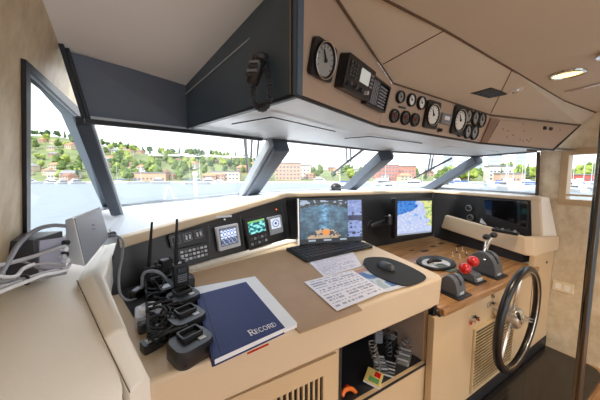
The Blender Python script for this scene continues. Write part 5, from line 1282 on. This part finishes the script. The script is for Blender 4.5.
# bigger blocks: px, distance, half width m, base/top picture height used only for storeys, colour
blk = [(288, 225, 11, 14, (214, 170, 148), 'pink apartment block right of the first windscreen post'), (303, 240, 7, 12, (232, 224, 210), 'cream apartment block beside the pink one across the lake'),
       (258, 220, 9, 10, (206, 128, 104), 'red brown warehouse left of the first windscreen post'), (388, 230, 9, 13, (196, 128, 112), 'red brick block behind the second windscreen post'), (406, 235, 8, 12, (206, 140, 120), 'brick building just right of the second windscreen post'),
       (512, 210, 10, 6, (214, 176, 156), 'long low pink terrace seen through the starboard end pane'), (500, 225, 10, 12, (228, 222, 214), 'white block above the long pink terrace'), (62, 222, 12, 6, (206, 196, 182), 'long pale boathouse seen through the port side window'),
       (585, 215, 9, 5, (206, 96, 84), 'low red boathouse seen through the starboard wall window'), (150, 214, 13, 6, (222, 176, 146), 'long orange pink shed at the shore, wide port pane'), (225, 216, 12, 7, (226, 214, 196), 'pale long shed at the shore below the hill, wide port pane'),
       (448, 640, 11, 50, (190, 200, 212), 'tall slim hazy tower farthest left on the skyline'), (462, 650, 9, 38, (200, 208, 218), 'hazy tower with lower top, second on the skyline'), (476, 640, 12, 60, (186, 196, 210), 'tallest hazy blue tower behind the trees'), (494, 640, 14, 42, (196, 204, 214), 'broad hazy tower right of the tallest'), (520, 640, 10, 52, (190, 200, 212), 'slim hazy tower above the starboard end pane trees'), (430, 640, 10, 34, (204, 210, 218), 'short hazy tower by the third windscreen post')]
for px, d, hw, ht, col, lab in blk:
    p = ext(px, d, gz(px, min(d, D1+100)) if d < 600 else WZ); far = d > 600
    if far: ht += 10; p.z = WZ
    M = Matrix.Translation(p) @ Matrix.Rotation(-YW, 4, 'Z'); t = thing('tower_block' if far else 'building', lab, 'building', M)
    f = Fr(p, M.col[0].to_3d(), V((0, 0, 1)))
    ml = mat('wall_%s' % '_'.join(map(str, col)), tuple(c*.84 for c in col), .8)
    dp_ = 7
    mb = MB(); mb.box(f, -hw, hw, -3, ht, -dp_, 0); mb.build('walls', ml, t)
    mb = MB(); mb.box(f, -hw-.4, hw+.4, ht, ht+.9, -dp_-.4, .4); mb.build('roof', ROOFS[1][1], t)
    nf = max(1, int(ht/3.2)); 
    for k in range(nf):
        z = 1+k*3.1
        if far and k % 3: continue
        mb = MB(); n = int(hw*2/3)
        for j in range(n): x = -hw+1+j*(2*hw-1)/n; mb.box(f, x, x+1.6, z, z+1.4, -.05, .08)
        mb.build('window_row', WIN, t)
# bridge road line on the hillside
mb = MB(); mb.hexa([ext(150, 330, gz(150, 330)+7), ext(262, 330, gz(262, 330)+12), ext(262, 338, gz(262, 338)+12), ext(150, 338, gz(150, 338)+7)], [ext(150, 330, gz(150, 330)+8.2), ext(262, 330, gz(262, 330)+13.2), ext(262, 338, gz(262, 338)+13.2), ext(150, 338, gz(150, 338)+8.2)])
t = thing('viaduct', 'long pale road viaduct crossing the wooded hillside', 'bridge', ext(200, 334, 0)); mb.build('deck', mat('pale_concrete', (177, 176, 171), .8), t)
for k in range(8):
    x = 156+k*14; z = gz(x, 334); mb = MB(); mb.tube([ext(x, 334, z-1), ext(x, 334, z+8+k*.6)], .8, 6); mb.build('pier', mat('pale_concrete', (0, 0, 0)), t)
# boats
HULL = mat('boat_white', (192, 192, 192), .4); BLUEC = mat('boat_blue_canvas', (60, 92, 150), .7); DKW = mat('boat_window', (50, 56, 66), .2); REDH = mat('boat_red', (196, 70, 60), .5)
def boat(kind):
    t = thing('sailing_boat' if kind else 'motor_boat', 'x', 'boat', Matrix(), 'x')
    secs = []
    for x, w, z0 in ((-6, 1.7, -.3), (-3, 2.0, -.5), (1, 1.9, -.5), (4, 1.1, -.4), (6.3, .08, .5)):
        secs.append([V((x, -w, 1.2+.05*max(0, x))), V((x, -w*.75, z0)), V((x, w*.75, z0)), V((x, w, 1.2+.05*max(0, x)))])
    loft('hull', secs, HULL, t)
    if kind:
        mb = MB(); mb.hexa([V((-2, -1, 1.2)), V((2.5, -.7, 1.2)), V((2.5, .7, 1.2)), V((-2, 1, 1.2))], [V((-1.8, -.8, 1.9)), V((2, -.5, 1.7)), V((2, .5, 1.7)), V((-1.8, .8, 1.9))]); mb.build('cabin', HULL, t)
        mb = MB(); mb.tube([V((1, 0, 1)), V((1, 0, 14))], [.12, .07], 6); mb.build('mast', LGREY, t); mb = MB(); mb.tube([V((1, 0, 2.6)), V((-4, 0, 2.6))], .28, 6); mb.build('furled_sail', BLUEC, t)
    else:
        mb = MB(); mb.hexa([V((-4.5, -1.5, 1.2)), V((2.8, -1.3, 1.2)), V((2.8, 1.3, 1.2)), V((-4.5, 1.5, 1.2))], [V((-4.2, -1.3, 3)), V((1.2, -1.1, 3)), V((1.2, 1.1, 3)), V((-4.2, 1.3, 3))]); mb.build('cabin', HULL, t)
        mb = MB(); mb.hexa([V((-4, -1.52, 1.9)), V((2, -1.36, 1.9)), V((2, 1.36, 1.9)), V((-4, 1.52, 1.9))], [V((-4, -1.42, 2.6)), V((1.7, -1.22, 2.6)), V((1.7, 1.22, 2.6)), V((-4, 1.42, 2.6))]); mb.build('window_band', DKW, t)
        mb = MB(); mb.box(WORLD, -3, 0, -1, 1, 3, 3.9); mb.build('flybridge', HULL, t)
    return t
bp_ = {}
random.seed(21)
for i in range(64):
    px = random.choice((random.uniform(24, 100), random.uniform(100, 262), random.uniform(285, 460), random.uniform(380, 560), random.uniform(568, 604), random.uniform(440, 545)))
    near = px > 330; d = random.uniform(95, 190) if near else random.uniform(175, 196); k = random.random() < (.45 if near else .25)
    p = ext(px, d, WZ+.1); s = random.uniform(.7, 1.15); M = Matrix.Translation(p) @ Matrix.Rotation(-YW+random.choice((0, PI, .5, -.4, 1.3)), 4, 'Z') @ Matrix.Diagonal((s, s, s, 1))
    nm = 'white sailing boat with blue furled sail' if k else 'white motor boat'
    lab = '%s on the lake, %s' % (nm, zone(px)); g = '%ss %s' % (nm.replace(' boat', ' boat', 1).split(' with')[0], zone(px))
    if k not in bp_: o = bp_[k] = boat(k); o.matrix_world = M; o['label'] = lab; o['group'] = g
    else: copy_tree(bp_[k], M, lab, g)
# ================================================================ light, camera
sc = bpy.context.scene
w = bpy.data.worlds.new('sky'); sc.world = w; w.use_nodes = True; nt = w.node_tree; bg = nt.nodes['Background']
tc = nt.nodes.new('ShaderNodeTexCoord'); sx = nt.nodes.new('ShaderNodeSeparateXYZ'); rp = nt.nodes.new('ShaderNodeValToRGB')
nz = nt.nodes.new('ShaderNodeTexNoise'); nz.inputs['Scale'].default_value = 2.5; nz.inputs['Detail'].default_value = 5
mx = nt.nodes.new('ShaderNodeMixRGB'); mx.inputs[2].default_value = (1.0, 1.0, 1.0, 1)
nt.links.new(tc.outputs['Generated'], sx.inputs[0]); nt.links.new(sx.outputs['Z'], rp.inputs[0])
e = rp.color_ramp.elements; e[0].position = 0; e[0].color = (.93, .96, 1.0, 1); e[1].position = .9; e[1].color = (.55, .70, .95, 1)
nt.links.new(tc.outputs['Generated'], nz.inputs[0]); nt.links.new(nz.outputs['Fac'], mx.inputs[0]); nt.links.new(rp.outputs[0], mx.inputs[1])
nt.links.new(mx.outputs[0], bg.inputs[0]); bg.inputs[1].default_value = 1.15
sun = bpy.data.lights.new('sun', 'SUN'); sun.energy = 3.4; sun.angle = math.radians(8); sun.color = (1, .96, .9)
so = bpy.data.objects.new('sun', sun); C.objects.link(so); so.rotation_euler = V((.75, .25, -1)).to_track_quat('-Z', 'Y').to_euler()
for i, (x, y) in enumerate(((.9, -.35), (2.2, -.9), (1.2, -1.2))):  # out-of-view downlights and spots added to brighten the interior
    t = thing('downlight', 'round chrome rimmed downlight added behind the helm as unseen fill, %s' % ('nearest the desk', 'nearest the starboard wall', 'farthest aft')[i], 'light', V((x, y, 1.973)))
    f = Fr((x, y, 1.973), (1, 0, 0), (0, -1, 0)); mb = MB(); mb.lathe(f, 0, 0, [(rr_, -.001), (rr_*.98, .006), (rr_*.80, .008), (rr_*.76, -.002)], 28, cap=False); mb.build('rim', CHROME, t, smooth='auto')
    mb = MB(); mb.lathe(f, 0, 0, [(rr_*.77, 0), (rr_*.77, .002)], 28); mb.build('lens', mat('warm_lamp', (0, 0, 0)), t)
    lp = bpy.data.lights.new('added_fill_lamp', 'SPOT'); lp.energy = 7; lp.color = (1, .88, .74); lp.spot_size = math.radians(150); lp.spot_blend = .8; lp.shadow_soft_size = .08
    lo = bpy.data.objects.new('added_fill_lamp', lp); C.objects.link(lo); lo.location = (x, y, 1.94)
cam = bpy.data.cameras.new('camera'); co = bpy.data.objects.new('camera', cam); C.objects.link(co)
cam.sensor_width = 36; cam.lens = 36*F/600; cam.clip_start = .02; cam.clip_end = 3000
co.location = EYE; co.rotation_euler = (PI/2-TH, 0, -YW)
sc.camera = co
sc.view_settings.view_transform = 'Standard'; sc.view_settings.look = 'None'; sc.view_settings.gamma = 1
sc.view_settings.use_curve_mapping = False; sc.view_settings.exposure = 1.3
